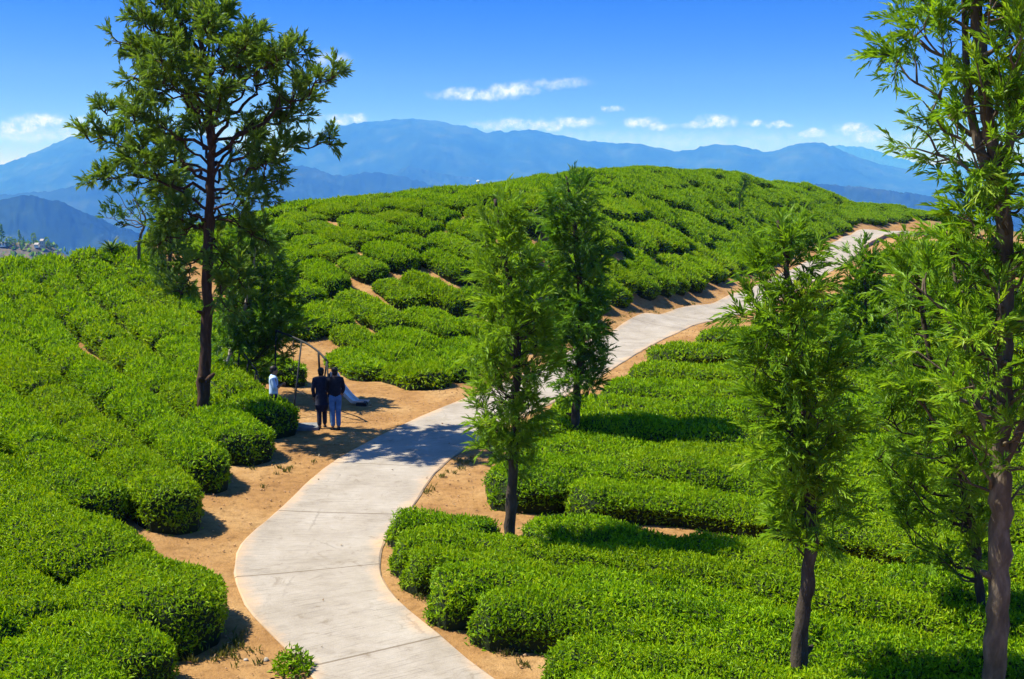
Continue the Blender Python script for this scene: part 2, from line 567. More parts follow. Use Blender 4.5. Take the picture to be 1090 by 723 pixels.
def road_material():
    m, nt = new_mat('weathered_concrete')
    uvn = N(nt, 'ShaderNodeUVMap', uv_map='uv')
    tc = N(nt, 'ShaderNodeTexCoord')
    sp = N(nt, 'ShaderNodeSeparateXYZ', ins={0: uvn.outputs[0]})     # u metres across, v metres along
    streak_v = N(nt, 'ShaderNodeMapping', ins={'Vector': uvn.outputs[0], 'Scale': (.9, 14, 1)})
    streak = N(nt, 'ShaderNodeTexNoise', ins={'Vector': streak_v.outputs[0], 'Scale': 1.6, 'Detail': 6, 'Roughness': .7})
    blot = N(nt, 'ShaderNodeTexNoise', ins={'Vector': tc.outputs['Object'], 'Scale': .8, 'Detail': 9, 'Roughness': .72})
    stain = N(nt, 'ShaderNodeTexNoise', ins={'Vector': tc.outputs['Object'], 'Scale': 2.3, 'Detail': 8, 'Roughness': .75, 'Distortion': 1.2})
    grit = N(nt, 'ShaderNodeTexNoise', ins={'Vector': tc.outputs['Object'], 'Scale': 40, 'Detail': 3, 'Roughness': .8})
    base = ramp(nt, blot.outputs['Fac'], [(.25, (.19, .165, .135)), (.5, (.262, .235, .203)), (.72, (.32, .295, .265))])
    c = mixc(nt, .75, base, ramp(nt, streak.outputs['Fac'], [(.28, (.52, .50, .48)), (.48, (1, 1, 1)), (.75, (1.1, 1.09, 1.07))]), 'MULTIPLY')
    c = mixc(nt, .5, c, ramp(nt, grit.outputs['Fac'], [(.3, (.62, .6, .58)), (.45, (1, 1, 1)), (.75, (1.06, 1.06, 1.06))]), 'MULTIPLY')
    c = mixc(nt, .8, c, ramp(nt, stain.outputs['Fac'], [(.30, (.62, .56, .48)), (.44, (1, 1, 1)), (.7, (1.05, 1.05, 1.05))]), 'MULTIPLY')
    # earth trodden over both rims
    edge = math_node(nt, 'ABSOLUTE', math_node(nt, 'SUBTRACT', sp.outputs[0], ROAD_W / 2))
    edge = math_node(nt, 'ADD', edge, math_node(nt, 'MULTIPLY', math_node(nt, 'SUBTRACT', blot.outputs['Fac'], .5), 1.5))
    em = N(nt, 'ShaderNodeMapRange', interpolation_type='SMOOTHSTEP', ins={'Value': edge, 'From Min': ROAD_W / 2 - .35, 'From Max': ROAD_W / 2 + .30, 'To Max': .65})
    c = mixc(nt, em.outputs[0], c, (.46, .27, .12))
    # hairline cracks
    vor = N(nt, 'ShaderNodeTexVoronoi', feature='DISTANCE_TO_EDGE', ins={'Vector': mixc(nt, .16, tc.outputs['Object'], stain.outputs['Color']), 'Scale': .34})
    cm = N(nt, 'ShaderNodeMapRange', ins={'Value': vor.outputs['Distance'], 'From Min': .0015, 'From Max': .006, 'To Min': .3, 'To Max': 0})
    cmask = math_node(nt, 'MULTIPLY', cm.outputs[0], ramp(nt, blot.outputs['Fac'], [(.48, 0), (.56, 1)]))
    c = mixc(nt, cmask, c, (.07, .055, .04))
    # expansion joints
    wv = math_node(nt, 'ADD', sp.outputs[1], math_node(nt, 'MULTIPLY', math_node(nt, 'SUBTRACT', grit.outputs['Fac'], .5), .03))
    fr = math_node(nt, 'FRACT', math_node(nt, 'MULTIPLY', wv, 1 / 3.9))
    jd = math_node(nt, 'ABSOLUTE', math_node(nt, 'SUBTRACT', fr, .5))
    jm = N(nt, 'ShaderNodeMapRange', ins={'Value': jd, 'From Min': .0035, 'From Max': .0075, 'To Min': .75, 'To Max': 0})
    c = mixc(nt, jm.outputs[0], c, (.10, .075, .05))
    p = N(nt, 'ShaderNodeBsdfPrincipled', ins={'Base Color': c, 'Roughness': .9, 'Specular IOR Level': .2})
    hs = math_node(nt, 'ADD', math_node(nt, 'MULTIPLY', streak.outputs['Fac'], .6), grit.outputs['Fac'])
    hs = math_node(nt, 'SUBTRACT', hs, jm.outputs[0])
    b = N(nt, 'ShaderNodeBump', ins={'Strength': .35, 'Height': hs, 'Distance': .02})
    nt.links.new(b.outputs[0], p.inputs['Normal'])
    N(nt, 'ShaderNodeOutputMaterial', ins={0: p.outputs[0]})
    return m


M_dirt = dirt_material()
M_road = road_material()
M_metal = noise_material('dark_painted_steel', [(.3, (.008, .010, .012)), (.62, (.016, .020, .024)), (.8, (.05, .03, .02))], 12, .7, .1, spec=.25)
M_white = noise_material('white_paint', [(.3, (.62, .62, .60)), (.7, (.80, .80, .78))], 6, .6)
M_slide = noise_material('pale_slide_plastic', [(.3, (.52, .53, .54)), (.7, (.74, .75, .76))], 5, .4)
M_slab = noise_material('grey_slab_concrete', [(.3, (.10, .105, .115)), (.7, (.20, .205, .215))], 6, .9, .4)
M_stone = noise_material('pale_stone', [(.3, (.20, .17, .13)), (.7, (.38, .34, .29))], 14, .9, .6)

# ------------------------------------------------------------------ structure: ground, road, hills
xs = np.concatenate([-np.geomspace(36, 17000, 34)[::-1], np.arange(-35.6, 60, .45), np.geomspace(60.4, 17000, 34)])
ys = np.concatenate([-np.geomspace(4, 6000, 24)[::-1], np.arange(-3.5, 8.5, 1.5), np.arange(9, 138, .45), np.geomspace(138.4, 17000, 34)])
GX, GY = np.meshgrid(xs, ys, indexing='ij')
GZ = terrain(GX, GY)
near = (GX > -36) & (GX < 60) & (GY > 8) & (GY < 138)
d_road = np.full(GX.shape, 9.0)
idx = np.nonzero(near)
pp = np.stack([GX[idx], GY[idx]], 1)
rc_f = catmull(road_c[:, :2], 3)
dr = np.min(np.linalg.norm(pp[:, None, :] - rc_f[None, ::2, :], axis=2), axis=1)
d_road[idx] = dr
rough_amt = np.clip((d_road - 1.6) / 1.0, 0, 1) * near
GZ = GZ + rough_amt * (.05 * fbm(GX / 1.3, GY / 1.3, 11) + .03 * vnoise(GX / .6, GY / .6, 5))
nx_, ny_ = GX.shape
gi = np.arange(nx_ * ny_).reshape(nx_, ny_)
gf = np.stack([gi[:-1, :-1], gi[1:, :-1], gi[1:, 1:], gi[:-1, 1:]], -1).reshape(-1, 4)
g = link('ground', mesh_arrays('ground', np.stack([GX, GY, GZ], -1).reshape(-1, 3), gf, [M_dirt], smooth=True))
tag(g, 'reddish brown bare earth of the tea garden and valley floor', 'ground', kind='structure')

# road: one raised concrete ribbon with kerbed sides
rc, _ = resample(catmull(le, 4), .5)
t2 = np.gradient(rc[:, :2], axis=0)
t2 /= np.linalg.norm(t2, axis=1)[:, None]
n2 = np.stack([t2[:, 1], -t2[:, 0]], 1)
arc = np.concatenate([[0], np.cumsum(np.linalg.norm(np.diff(rc[:, :2], axis=0), axis=1))])
cols = [0.0, 0.0, .03, .5, 1.0, 1.6, 2.15, ROAD_W - .03, ROAD_W, ROAD_W]
RV, RUV = [], []
for ci, u in enumerate(cols):
    xy = rc[:, :2] + n2 * (u * road_w(rc[:, 1]) / ROAD_W)[:, None]
    if ci in (0, 1, len(cols) - 2, len(cols) - 1):
        xy = xy + n2 * (.035 * vnoise(arc / .5, arc * 0 + (3 if ci < 3 else 9), 21) * .4)[:, None]
    z = terrain(xy[:, 0], xy[:, 1]) + .035 + .28 * np.clip((xy[:, 1] - 76) / 14, 0, 1)
    if ci in (1, len(cols) - 2):
        z = z - .02
    if ci in (0, len(cols) - 1):
        z = z - .9
    RV.append(np.column_stack([xy, z]))
    RUV.append(np.column_stack([np.full(len(arc), u), arc]))
RV = np.stack(RV, 1)
RUV = np.stack(RUV, 1)
nr, nc = RV.shape[:2]
ri = np.arange(nr * nc).reshape(nr, nc)
rf = np.stack([ri[:-1, :-1], ri[:-1, 1:], ri[1:, 1:], ri[1:, :-1]], -1).reshape(-1, 4)
road = link('road', mesh_arrays('road', RV.reshape(-1, 3), rf, [M_road], uv=RUV.reshape(-1, 2)))
tag(road, 'pale winding concrete lane curving through the tea bushes', 'road', kind='structure')


def forest_material(name, stops, scale):
    m, nt = new_mat(name)
    tc = N(nt, 'ShaderNodeTexCoord')
    n1 = N(nt, 'ShaderNodeTexNoise', ins={'Vector': tc.outputs['Object'], 'Scale': scale, 'Detail': 10, 'Roughness': .68})
    n2 = N(nt, 'ShaderNodeTexNoise', ins={'Vector': tc.outputs['Object'], 'Scale': scale * .22, 'Detail': 5, 'Roughness': .55})
    c = ramp(nt, n1.outputs['Fac'], stops)
    mm = ramp(nt, n2.outputs['Fac'], [(.70, 0), (.76, .5)])
    c = mixc(nt, mm, c, (.085, .06, .04))
    p = N(nt, 'ShaderNodeBsdfPrincipled', ins={'Base Color': c, 'Roughness': 1, 'Specular IOR Level': 0})
    N(nt, 'ShaderNodeOutputMaterial', ins={0: p.outputs[0]})
    return m


M_forest = forest_material('far_forest', [(.3, (.003, .008, .004)), (.52, (.014, .030, .012)), (.72, (.045, .066, .030))], .0022)


def ridge(name, label, sil, D, half, base, seed, spur=.35, spacing=None, rough=6):
    """mountain range whose crest follows the silhouette (photo pixels) at distance D; a real terrain strip with spurs"""
    sil = np.array(sil, float)
    px = np.linspace(sil[0, 0], sil[-1, 0], 420)
    py = np.interp(px, sil[:, 0], sil[:, 1])
    for k in range(3):
        py[1:-1] = (py[:-2] + py[1:-1] * 2 + py[2:]) / 4
    rays = np.array([ray(a, b) for a, b in zip(px, py)])
    X = rays[:, 0] * D
    Z = EYE + rays[:, 2] * D
    nv = 70
    v = np.linspace(-1, 1, nv)
    s = half / 3
    V = np.zeros((len(px), nv, 3))
    for j, vv in enumerate(v):
        yy = D + vv * half + D * .03 * fbm(X / (D * .09), X * 0 + 2.5, seed + 9)
        prof = (1 - abs(vv)) ** 1.15
        sp = fbm(X / s + seed, yy / s, seed, 5)
        rid = 1 - 2 * np.abs(vnoise(X / (s * 1.25) + vv * .8, yy / (s * 2.6), seed + 40))
        bell = 4 * abs(vv) * (1 - abs(vv))
        h = (Z - base) * prof + (Z - base) * spur * bell * (.5 * sp + .3 * rid)
        fine_ = rough * fbm(X / (s * .06), yy / (s * .06), seed + 3, 3)
        V[:, j, 0] = X * (yy / D)
        V[:, j, 1] = yy
        V[:, j, 2] = base + h + fine_ - (30 if abs(vv) == 1 else 0)
    i = np.arange(len(px) * nv).reshape(len(px), nv)
    f = np.stack([i[:-1, :-1], i[1:, :-1], i[1:, 1:], i[:-1, 1:]], -1).reshape(-1, 4)
    o = link(name, mesh_arrays(name, V.reshape(-1, 3), f, [M_forest], smooth=True))
    tag(o, label, 'mountain', kind='structure')
    return o


ridge('mountain_range', 'hazy blue main mountain range along the horizon',
      [(-260, 215), (-120, 200), (0, 176), (40, 160), (80, 143), (112, 133), (160, 128), (210, 140), (250, 158), (285, 176), (310, 160), (345, 140),
       (365, 133), (382, 130), (410, 126), (440, 125), (465, 127), (490, 133), (520, 140), (560, 137), (590, 142), (640, 150), (680, 151), (715, 159), (735, 159), (755, 152),
       (780, 153), (800, 158), (818, 163), (838, 155), (860, 151), (880, 152), (900, 163), (940, 175), (980, 182), (1040, 190), (1150, 196), (1300, 205)],
      12500, 3300, -420, 5, .30, rough=26)
ridge('mountain_range', 'paler farther mountain ridge at the right end of the horizon',
      [(700, 200), (800, 178), (860, 160), (890, 154), (920, 156), (950, 166), (990, 176), (1050, 170), (1120, 178), (1250, 190)], 19000, 3000, -420, 15, .25, rough=26)
ridge('hills', 'darker blue middle ridge behind the left side tree',
      [(-250, 225), (-100, 214), (0, 207), (50, 203), (100, 192), (150, 189), (200, 182), (240, 172), (270, 167), (290, 170), (330, 178), (360, 187), (400, 182), (425, 185), (460, 196),
       (520, 212), (600, 225), (700, 240)], 7600, 1800, -420, 25, .32, rough=18)
ridge('hills', 'low hazy hills in front of the main range at centre',
      [(330, 225), (390, 200), (434, 176), (470, 184), (520, 192), (560, 188), (610, 198), (700, 215), (800, 230)], 9600, 1700, -420, 35, .32, rough=18)
ridge('hills', 'nearest dark blue wooded hill at the far left',
      [(-350, 230), (-200, 219), (-90, 217), (-30, 214), (0, 212), (18, 208), (34, 207), (50, 211), (66, 214), (84, 224), (100, 230), (125, 241), (170, 254), (240, 272), (320, 296)], 4300, 1150, -420, 45, .35, rough=12)
ridge('hills', 'flat dark blue ridge low behind the right end of tea hill',
      [(700, 225), (780, 204), (830, 194), (860, 193), (893, 196), (930, 200), (967, 204), (1020, 212), (1100, 214), (1200, 225), (1350, 240)], 5600, 1200, -420, 55, .28, rough=12)

# ------------------------------------------------------------------ haze: one closed box of air round the camera and the scene
hv = Geo()
hb0, hb1 = np.array([-26000, -8000, -700.0]), np.array([26000, 23500, 950.0])
hv.box((hb0 + hb1) / 2, hb1 - hb0)
mh, nt = new_mat('valley_haze')
pv = N(nt, 'ShaderNodeVolumePrincipled', ins={'Color': (*HAZE_COLOR, 1), 'Density': HAZE_DENSITY, 'Anisotropy': 0.0, 'Absorption Color': (1, 1, 1, 1)})
N(nt, 'ShaderNodeOutputMaterial', ins={'Volume': pv.outputs[0]})
hz = hv.build('haze', mh)
tag(hz, 'pale blue haze filling the valley air', 'haze', kind='stuff')

# ------------------------------------------------------------------ leaves
def unit(v):
    return v / (np.linalg.norm(v, axis=-1, keepdims=True) + 1e-9)


def leaves(pos, nrm, size, width=.35, up=.28, spread=.75):
    """diamond leaves, folded along the midrib: pos (n,3), nrm (n,3) -> verts, tris"""
    n = len(pos)
    rnd = unit(rng.normal(size=(n, 3)))
    t = unit(nrm * up + rnd * spread + np.array([0, 0, .25]))
    s = unit(np.cross(t, unit(nrm + .4 * rng.normal(size=(n, 3)))))
    fold = np.cross(s, t)
    L = (size * rng.uniform(.65, 1.3, n))[:, None]
    W = L * width
    b = pos
    tip = pos + t * L - fold * L * .15
    mid = pos + t * L * .45 + fold * L * .08
    a1 = mid + s * W * .5
    a2 = mid - s * W * .5
    V = np.stack([b, a1, tip, a2], 1).reshape(-1, 3)
    k = np.arange(n)[:, None] * 4
    F = np.concatenate([k + np.array([[0, 1, 2]]), k + np.array([[0, 2, 3]])], 1).reshape(-1, 3)
    return V, F


def bush_mesh(name, spine_xy, hw, H, leaf, seed, zfun=None, skirt=.3, density=1.0, joints=(0, 0), square=3.1):
    """clipped tea bush: flat-topped rounded ridge along a spine; dark twiggy core + leaf faces"""
    sp, s = resample(catmull(spine_xy, 8), .22)
    Ltot = s[-1]
    tan = unit(np.gradient(sp, axis=0))
    nor = np.stack([tan[:, 1], -tan[:, 0]], 1)
    na = 22
    th = np.linspace(0, math.pi, na)
    ex = 2 / square
    cr = np.sign(np.cos(th)) * np.abs(np.cos(th)) ** ex
    hr = np.abs(np.sin(th)) ** ex

    def scale_at(s):
        e = np.ones_like(s)
        c = hw * 1.05
        for dist, jn in ((s, joints[0]), (Ltot - s, joints[1])):
            q = np.clip(1 - dist / c, 0, 1)
            e = np.minimum(e, jn + (1 - jn) * (1 - q ** 2.6) ** (1 / 2.4))
        return e
    e = np.clip(scale_at(s), .02, 1)

    def grid(shrink):
        hwv = (hw * (1 + .14 * vnoise(s / 1.1, s * 0 + seed * 3.7, seed)) - shrink)
        V = np.zeros((len(s), na, 3))
        zb = zfun(sp[:, 0], sp[:, 1]) if zfun else np.zeros(len(s))
        for j in range(na):
            side = 1 if j < na / 2 else 2
            wj = (hwv + .10 * hw * vnoise(s / .5, s * 0 + side * 7.3, seed + 5)) * e
            bottom = .74 if hr[j] < .05 else (.86 if hr[j] < .55 else 1.0)
            xy = sp + nor * (cr[j] * wj * bottom)[:, None]
            if zfun is not None:
                zg = .5 * zb + .5 * zfun(xy[:, 0], xy[:, 1])
            else:
                zg = zb
            nz = .055 * vnoise(xy[:, 0] / .55 + seed, xy[:, 1] / .55, seed + 1) + .035 * vnoise(xy[:, 0] / .25, xy[:, 1] / .25 + seed, seed + 2) + .07 * vnoise(xy[:, 0] / 1.5 + seed * 3, xy[:, 1] / 1.5, seed + 8)
            h = (H - shrink) * hr[j] * (.25 + .75 * e ** .7) + nz * hr[j]
            V[:, j, :2] = xy
            V[:, j, 2] = zg + h - (skirt if hr[j] < .05 else 0)
        return V
    S = grid(0.0)
    Cc = grid(.055)
    m = len(s)
    i = np.arange(m * na).reshape(m, na)
    cf = np.stack([i[:-1, :-1], i[:-1, 1:], i[1:, 1:], i[1:, :-1]], -1).reshape(-1, 4)
    cv = Cc.reshape(-1, 3)
    # end caps: close first/last ring
    capf = []
    for row in (0, m - 1):
        r_ = i[row]
        for j in range(na // 2 - 1):
            q = (r_[j], r_[j + 1], r_[na - 2 - j], r_[na - 1 - j])
            capf.append(q if row else q[::-1])
    cf = np.vstack([cf, np.array(capf)])
    ctri = np.concatenate([cf[:, [0, 1, 2]], cf[:, [0, 2, 3]]])
    # sample the surface
    q = S
    A, B, D_, E_ = q[:-1, :-1], q[1:, :-1], q[1:, 1:], q[:-1, 1:]
    cn = np.cross(B - A, E_ - A) + np.cross(D_ - E_, D_ - B)
    area = np.linalg.norm(cn, axis=2) * .5
    hmid = (hr[:-1] + hr[1:]) / 2
    wgt = area * np.clip((hmid - .10) / .3, 0.05, 1)[None, :]
    n = int(area.sum() * density * 1.15 / (leaf * leaf * .35 * .5) )
    n = max(60, n)
    pick = rng.choice(wgt.size, size=n, p=(wgt / wgt.sum()).ravel())
    pi, pj = np.unravel_index(pick, wgt.shape)
    u, v = rng.uniform(size=n)[:, None], rng.uniform(size=n)[:, None]
    P = A[pi, pj] * (1 - u) * (1 - v) + B[pi, pj] * u * (1 - v) + D_[pi, pj] * u * v + E_[pi, pj] * (1 - u) * v
    Nn = unit(cn[pi, pj])
    cen = np.array([sp[pi, 0], sp[pi, 1], P[:, 2] * 0 + 0]).T
    out = np.column_stack([P[:, :2] - cen[:, :2], np.full(n, .3)])
    flip = (Nn * out).sum(1) < 0
    Nn[flip] *= -1
    P = P + Nn * (rng.uniform(-.07, .03, n) - leaf * .25)[:, None]
    LV, LF = leaves(P, Nn, leaf)
    # fresh upright shoots standing out of the plucked top
    m_s = np.nonzero((Nn[:, 2] > .55) & (rng.uniform(size=n) < .07))[0]
    SV, SF = leaves(P[m_s] + np.array([0, 0, leaf * .25]), np.tile([0, 0, 1.0], (len(m_s), 1)), leaf * 1.05, .34, 1.2, .45)
    patch = .16 * vnoise(P[:, 0] / .45, P[:, 1] / .45, seed + 4)
    tint = np.clip(rng.normal(.48, .27, n) + patch * 1.4, 0, 1)
    V = np.vstack([cv, LV, SV])
    F = np.vstack([ctri, LF + len(cv), SF + len(cv) + len(LV)])
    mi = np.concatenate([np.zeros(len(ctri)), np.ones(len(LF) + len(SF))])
    tn = np.concatenate([np.zeros(len(ctri)), np.repeat(tint, 2), np.repeat(np.clip(rng.normal(.85, .12, len(m_s)), 0, 1), 2)])
    return V, F, mi, tn


def lod_leaf(d):
    return max(.072, .0040 * d)


ORD = ['first', 'second', 'third', 'fourth', 'fifth', 'sixth', 'seventh', 'eighth', 'ninth', 'tenth', 'eleventh', 'twelfth', 'thirteenth', 'fourteenth',
       'fifteenth', 'sixteenth', 'seventeenth', 'eighteenth', 'nineteenth', 'twentieth']


def ordinal(i):
    if i < 20:
        return ORD[i]
    tens = {2: 'twenty', 3: 'thirty', 4: 'forty'}[(i + 1) // 10]
    k = (i + 1) % 10
    return {'twenty': 'twentieth', 'thirty': 'thirtieth', 'forty': 'fortieth'}[tens] if k == 0 else tens + '-' + ORD[k - 1]


N_BUSH = 0


def stems(spine, hw, base):
    g_ = Geo()
    sp, s = resample(np.asarray(spine, float), .3)
    for p in sp[(s > hw * .75) & (s < s[-1] - hw * .75)][::2]:
        for k in range(2):
            q = p + rng.uniform(-.55, .55, 2) * hw
            z = tz(q[0], q[1])
            tip = np.array([q[0] + rng.uniform(-.2, .2), q[1] + rng.uniform(-.2, .2), z + .42])
            g_.tube([(q[0], q[1], z - .08), ((q[0] + tip[0]) / 2 + .03, (q[1] + tip[1]) / 2, z + .2), tip], [.028, .022, .012], 5, False)
    return g_


def add_row(px_pts, hw, H, lens, label_row, group, seed, fig_end='road', off=None, gap=.0, stemmed=False, min_leaf=0, join=.04, jmin=.5, square=2.5):
    """one clipped row traced from the photo, split into its single bushes"""
    global N_BUSH
    w = np.array([ground(a, b, H * .85 if off is None else off)[:2] for a, b in px_pts])
    sp, s = resample(catmull(w, 8), .2)
    L = s[-1]
    cuts = [0.0]
    rr = random.Random(seed)
    while cuts[-1] < L - .5:
        ln = rr.uniform(*lens)
        if L - (cuts[-1] + ln) < lens[0] * .6:
            ln = L - cuts[-1]
        cuts.append(min(L, cuts[-1] + ln))
    nb = len(cuts) - 1
    for k in range(nb):
        a, b = cuts[k], cuts[k + 1]
        ov = .05
        a2, b2 = max(0, a - (ov if k else 0)), min(L, b + (ov if k < nb - 1 else 0)) - gap
        q = np.linspace(a2, b2, max(3, int((b2 - a2) / .5) + 2))
        xy = np.stack([np.interp(q, s, sp[:, 0]), np.interp(q, s, sp[:, 1])], 1)
        xy[1:-1] += rng.uniform(-.05, .05, (len(q) - 2, 2))
        c = xy.mean(0)
        d = np.hypot(c[0], c[1])
        hwk = hw * rr.uniform(.92, 1.03) * (1.06 if join > .1 else 1)
        Hk = H * rr.uniform(.92, 1.14)
        V, F, mi, tn = bush_mesh('tea_bush', xy, hwk, Hk, max(lod_leaf(d * .93), min_leaf), seed * 31 + k, terrain,
                                joints=(jmin if k else 0, jmin if k < nb - 1 else 0), square=square)
        base = np.array([c[0], c[1], tz(c[0], c[1])])
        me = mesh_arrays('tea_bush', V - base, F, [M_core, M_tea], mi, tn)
        lab = label_row.format(n=ordinal(k), last='' if k < nb - 1 else ' last')
        if stemmed and (k == nb - 1 if fig_end == 'end' else k == 0):
            o = empty('tea_bush', base)
            link('foliage', me, o)
            st = stems(xy, hwk, base)
            tag(st.build('stems', M_stem, o, offset=base), kind='stuff')
        else:
            o = link('tea_bush', me)
            o.location = base
        tag(o, lab, 'tea bush', group)
        N_BUSH += 1


# ---- left-hand slope: rows run down to the dirt strip
LEFT = [
    ([(150, 266), (200, 322), (255, 365), (312, 390)], .80, 'row beside the dirt trail behind the swing'),
    ([(122, 264), (168, 314), (210, 355), (238, 384)], .88, 'row that ends at the big left tree'),
    ([(88, 268), (123, 309), (160, 341), (200, 371), (248, 409), (294, 439)], .92, 'row ending before the pale-shirted man'),
    ([(48, 272), (73, 311), (100, 342), (136, 369), (182, 402), (235, 440), (268, 466)], .84, 'left row ending just below the big tree'),
    ([(14, 276), (42, 335), (66, 370), (108, 402), (152, 433), (200, 470), (228, 492)], .72, 'left row fifth from the dirt trail'),
    ([(-30, 285), (-5, 330), (22, 385), (60, 420), (105, 460), (150, 497), (188, 532)], .80, 'left row ending above the widest dirt bay'),
    ([(-70, 330), (-30, 400), (20, 445), (65, 490), (112, 528)], .72, 'short left row wedged above the broad front hedge'),
    ([(-90, 440), (-40, 490), (10, 535), (75, 572), (140, 612), (196, 650)], 1.15, 'broad left hedge ending by the road bend'),
    ([(-100, 540), (-50, 590), (20, 640), (90, 675), (160, 703)], .9, 'bottom left hedge before the broad one'),
    ([(-100, 640), (-30, 680), (60, 722), (120, 745)], 1.0, 'hedge cut by the bottom left picture corner'),
]
for i, (pts, hw, lab) in enumerate(LEFT):
    pts = pts[::-1]
    add_row(pts, hw, .82, (1.9, 3.4), '{n} tea bush from lower end, ' + lab, 'tea bushes on the left slope', 100 + i, stemmed=True)

# ---- right-hand field: rows run from the road away to the right
RIGHT = [
    ([(590, 740), (680, 748), (820, 760), (960, 775), (1230, 798)], .66, 'nearest row at the bottom edge'),
    ([(578, 694), (660, 704), (760, 720), (900, 745), (1040, 765), (1230, 787)], .62, 'second row from the bottom edge'),
    ([(500, 648), (570, 645), (660, 662), (770, 685), (900, 712), (1040, 738), (1230, 766)], .64, 'rounded row bulging towards the lane'),
    ([(455, 622), (520, 617), (620, 633), (740, 655), (900, 684), (1070, 712), (1230, 733)], .52, 'fourth row from the bottom edge'),
    ([(428, 598), (475, 595), (560, 606), (660, 622), (800, 647), (1000, 684), (1110, 702), (1230, 718)], .50, 'row two in front of the centre trunk'),
    ([(415, 574), (480, 573), (560, 585), (650, 594), (750, 609), (900, 642), (1100, 678), (1230, 697)], .54, 'row just in front of the centre trunk'),
    ([(412, 552), (470, 554), (532, 568)], .44, 'short row ending at the centre trunk'),
    ([(562, 566), (612, 561), (700, 575), (785, 588), (900, 612), (1080, 646), (1230, 669)], .76, 'row starting right of the centre trunk'),
    ([(606, 527), (660, 522), (740, 526), (830, 543), (950, 568), (1090, 598), (1230, 622)], .82, 'row above the long dark gap'),
    ([(524, 508), (580, 500), (660, 497), (760, 500), (880, 515), (1010, 540), (1230, 574)], 1.0, 'tall row ending at the dirt wedge'),
    ([(548, 478), (610, 470), (690, 478), (800, 482), (930, 498), (1230, 528)], 1.0, 'row under the second trunk'),
    ([(560, 450), (640, 448), (730, 456), (830, 462), (960, 475), (1230, 497)], 1.0, 'row at the foot of the second trunk'),
    ([(585, 428), (660, 430), (740, 434), (840, 440), (960, 450), (1230, 468)], 1.0, 'row behind the second trunk'),
    ([(640, 408), (700, 410), (780, 416), (880, 420), (990, 428), (1230, 442)], 1.15, 'row third from the lane corner'),
    ([(668, 390), (740, 392), (820, 396), (920, 402), (1010, 408), (1230, 420)], 1.2, 'row second from the lane corner'),
    ([(690, 373), (750, 371), (830, 374), (920, 378), (1230, 389)], 1.2, 'row at the lane corner'),
    ([(742, 354), (800, 354), (880, 357), (960, 360), (1230, 368)], 1.3, 'row by the upper lane'),
    ([(800, 338), (860, 338), (940, 340), (1030, 342), (1230, 346)], 1.4, 'row behind the leafy right trees'),
    ([(850, 320), (910, 320), (990, 322), (1070, 324), (1230, 327)], 1.5, 'far row behind the leafy right trees'),
    ([(900, 300), (960, 300), (1040, 302), (1230, 306)], 1.7, 'far row beside the upper lane bend'),
    ([(958, 261), (1010, 261), (1230, 265)], 2.0, 'last row at the hidden end of the lane'),
    ([(936, 271), (1000, 270), (1230, 274)], 2.0, 'row before the hidden end of the lane'),
    ([(935, 282), (1000, 282), (1070, 284), (1230, 288)], 1.8, 'farthest row by the upper lane bend'),
]
for i, (pts, hw, lab) in enumerate(RIGHT):
    far_ = i > 9
    add_row(pts, hw * (.93 if 1 <= i <= 6 else 1), (.66 + (.07 if i % 2 else -.05)) if i != 9 else .8, (2.2, 3.6) if not far_ else (3.0, 4.6), '{n} tea bush from the lane, ' + lab, 'tea bushes right of the lane', 200 + i,
            stemmed=(i < 10), join=.20, jmin=.80, square=3.0)

# ---- far hill: individually copied bushes in slanting rows
foot_px = [(326, 380), (345, 398), (390, 414), (440, 419), (492, 413), (560, 380), (612, 355), (648, 337), (692, 333), (735, 318), (775, 302), (838, 282), (862, 262), (905, 247), (945, 240), (975, 236)]
poly = [ground(a, b)[:2] for a, b in foot_px]
poly += [(62, 128), (52, 133), (38, 126), (22, 112), (9, 96), (-4, 86), (-12, 79), (-22, 72), (-23, 66)]
poly += [ground(a, b)[:2] for a, b in [(158, 262), (208, 300), (262, 335), (300, 362)]]
poly = np.array(poly)


def inside(p):
    x, y = p
    c = False
    j = len(poly) - 1
    for i in range(len(poly)):
        xi, yi = poly[i]
        xj, yj = poly[j]
        if (yi > y) != (yj > y) and x < (xj - xi) * (y - yi) / (yj - yi) + xi:
            c = not c
        j = i
    return c


VAR = []
for k in range(12):
    L = [2.3, 2.7, 3.1, 3.5, 4.0, 4.5][k % 6]
    hw = [.84, .92, .86, .95, .85, .90][(k * 5) % 6]
    bend = rng.uniform(-.18, .18)
    lf = .14 if k < 6 else .19
    V, F, mi, tn = bush_mesh('tea_bush', [(-L / 2, 0), (0, bend), (L / 2, 0)], hw, .66, lf, 500 + k, None, skirt=.6, square=2.6, density=1.0)
    VAR.append((L, hw, mesh_arrays('tea_bush', V, F, [M_core, M_tea], mi, tn)))

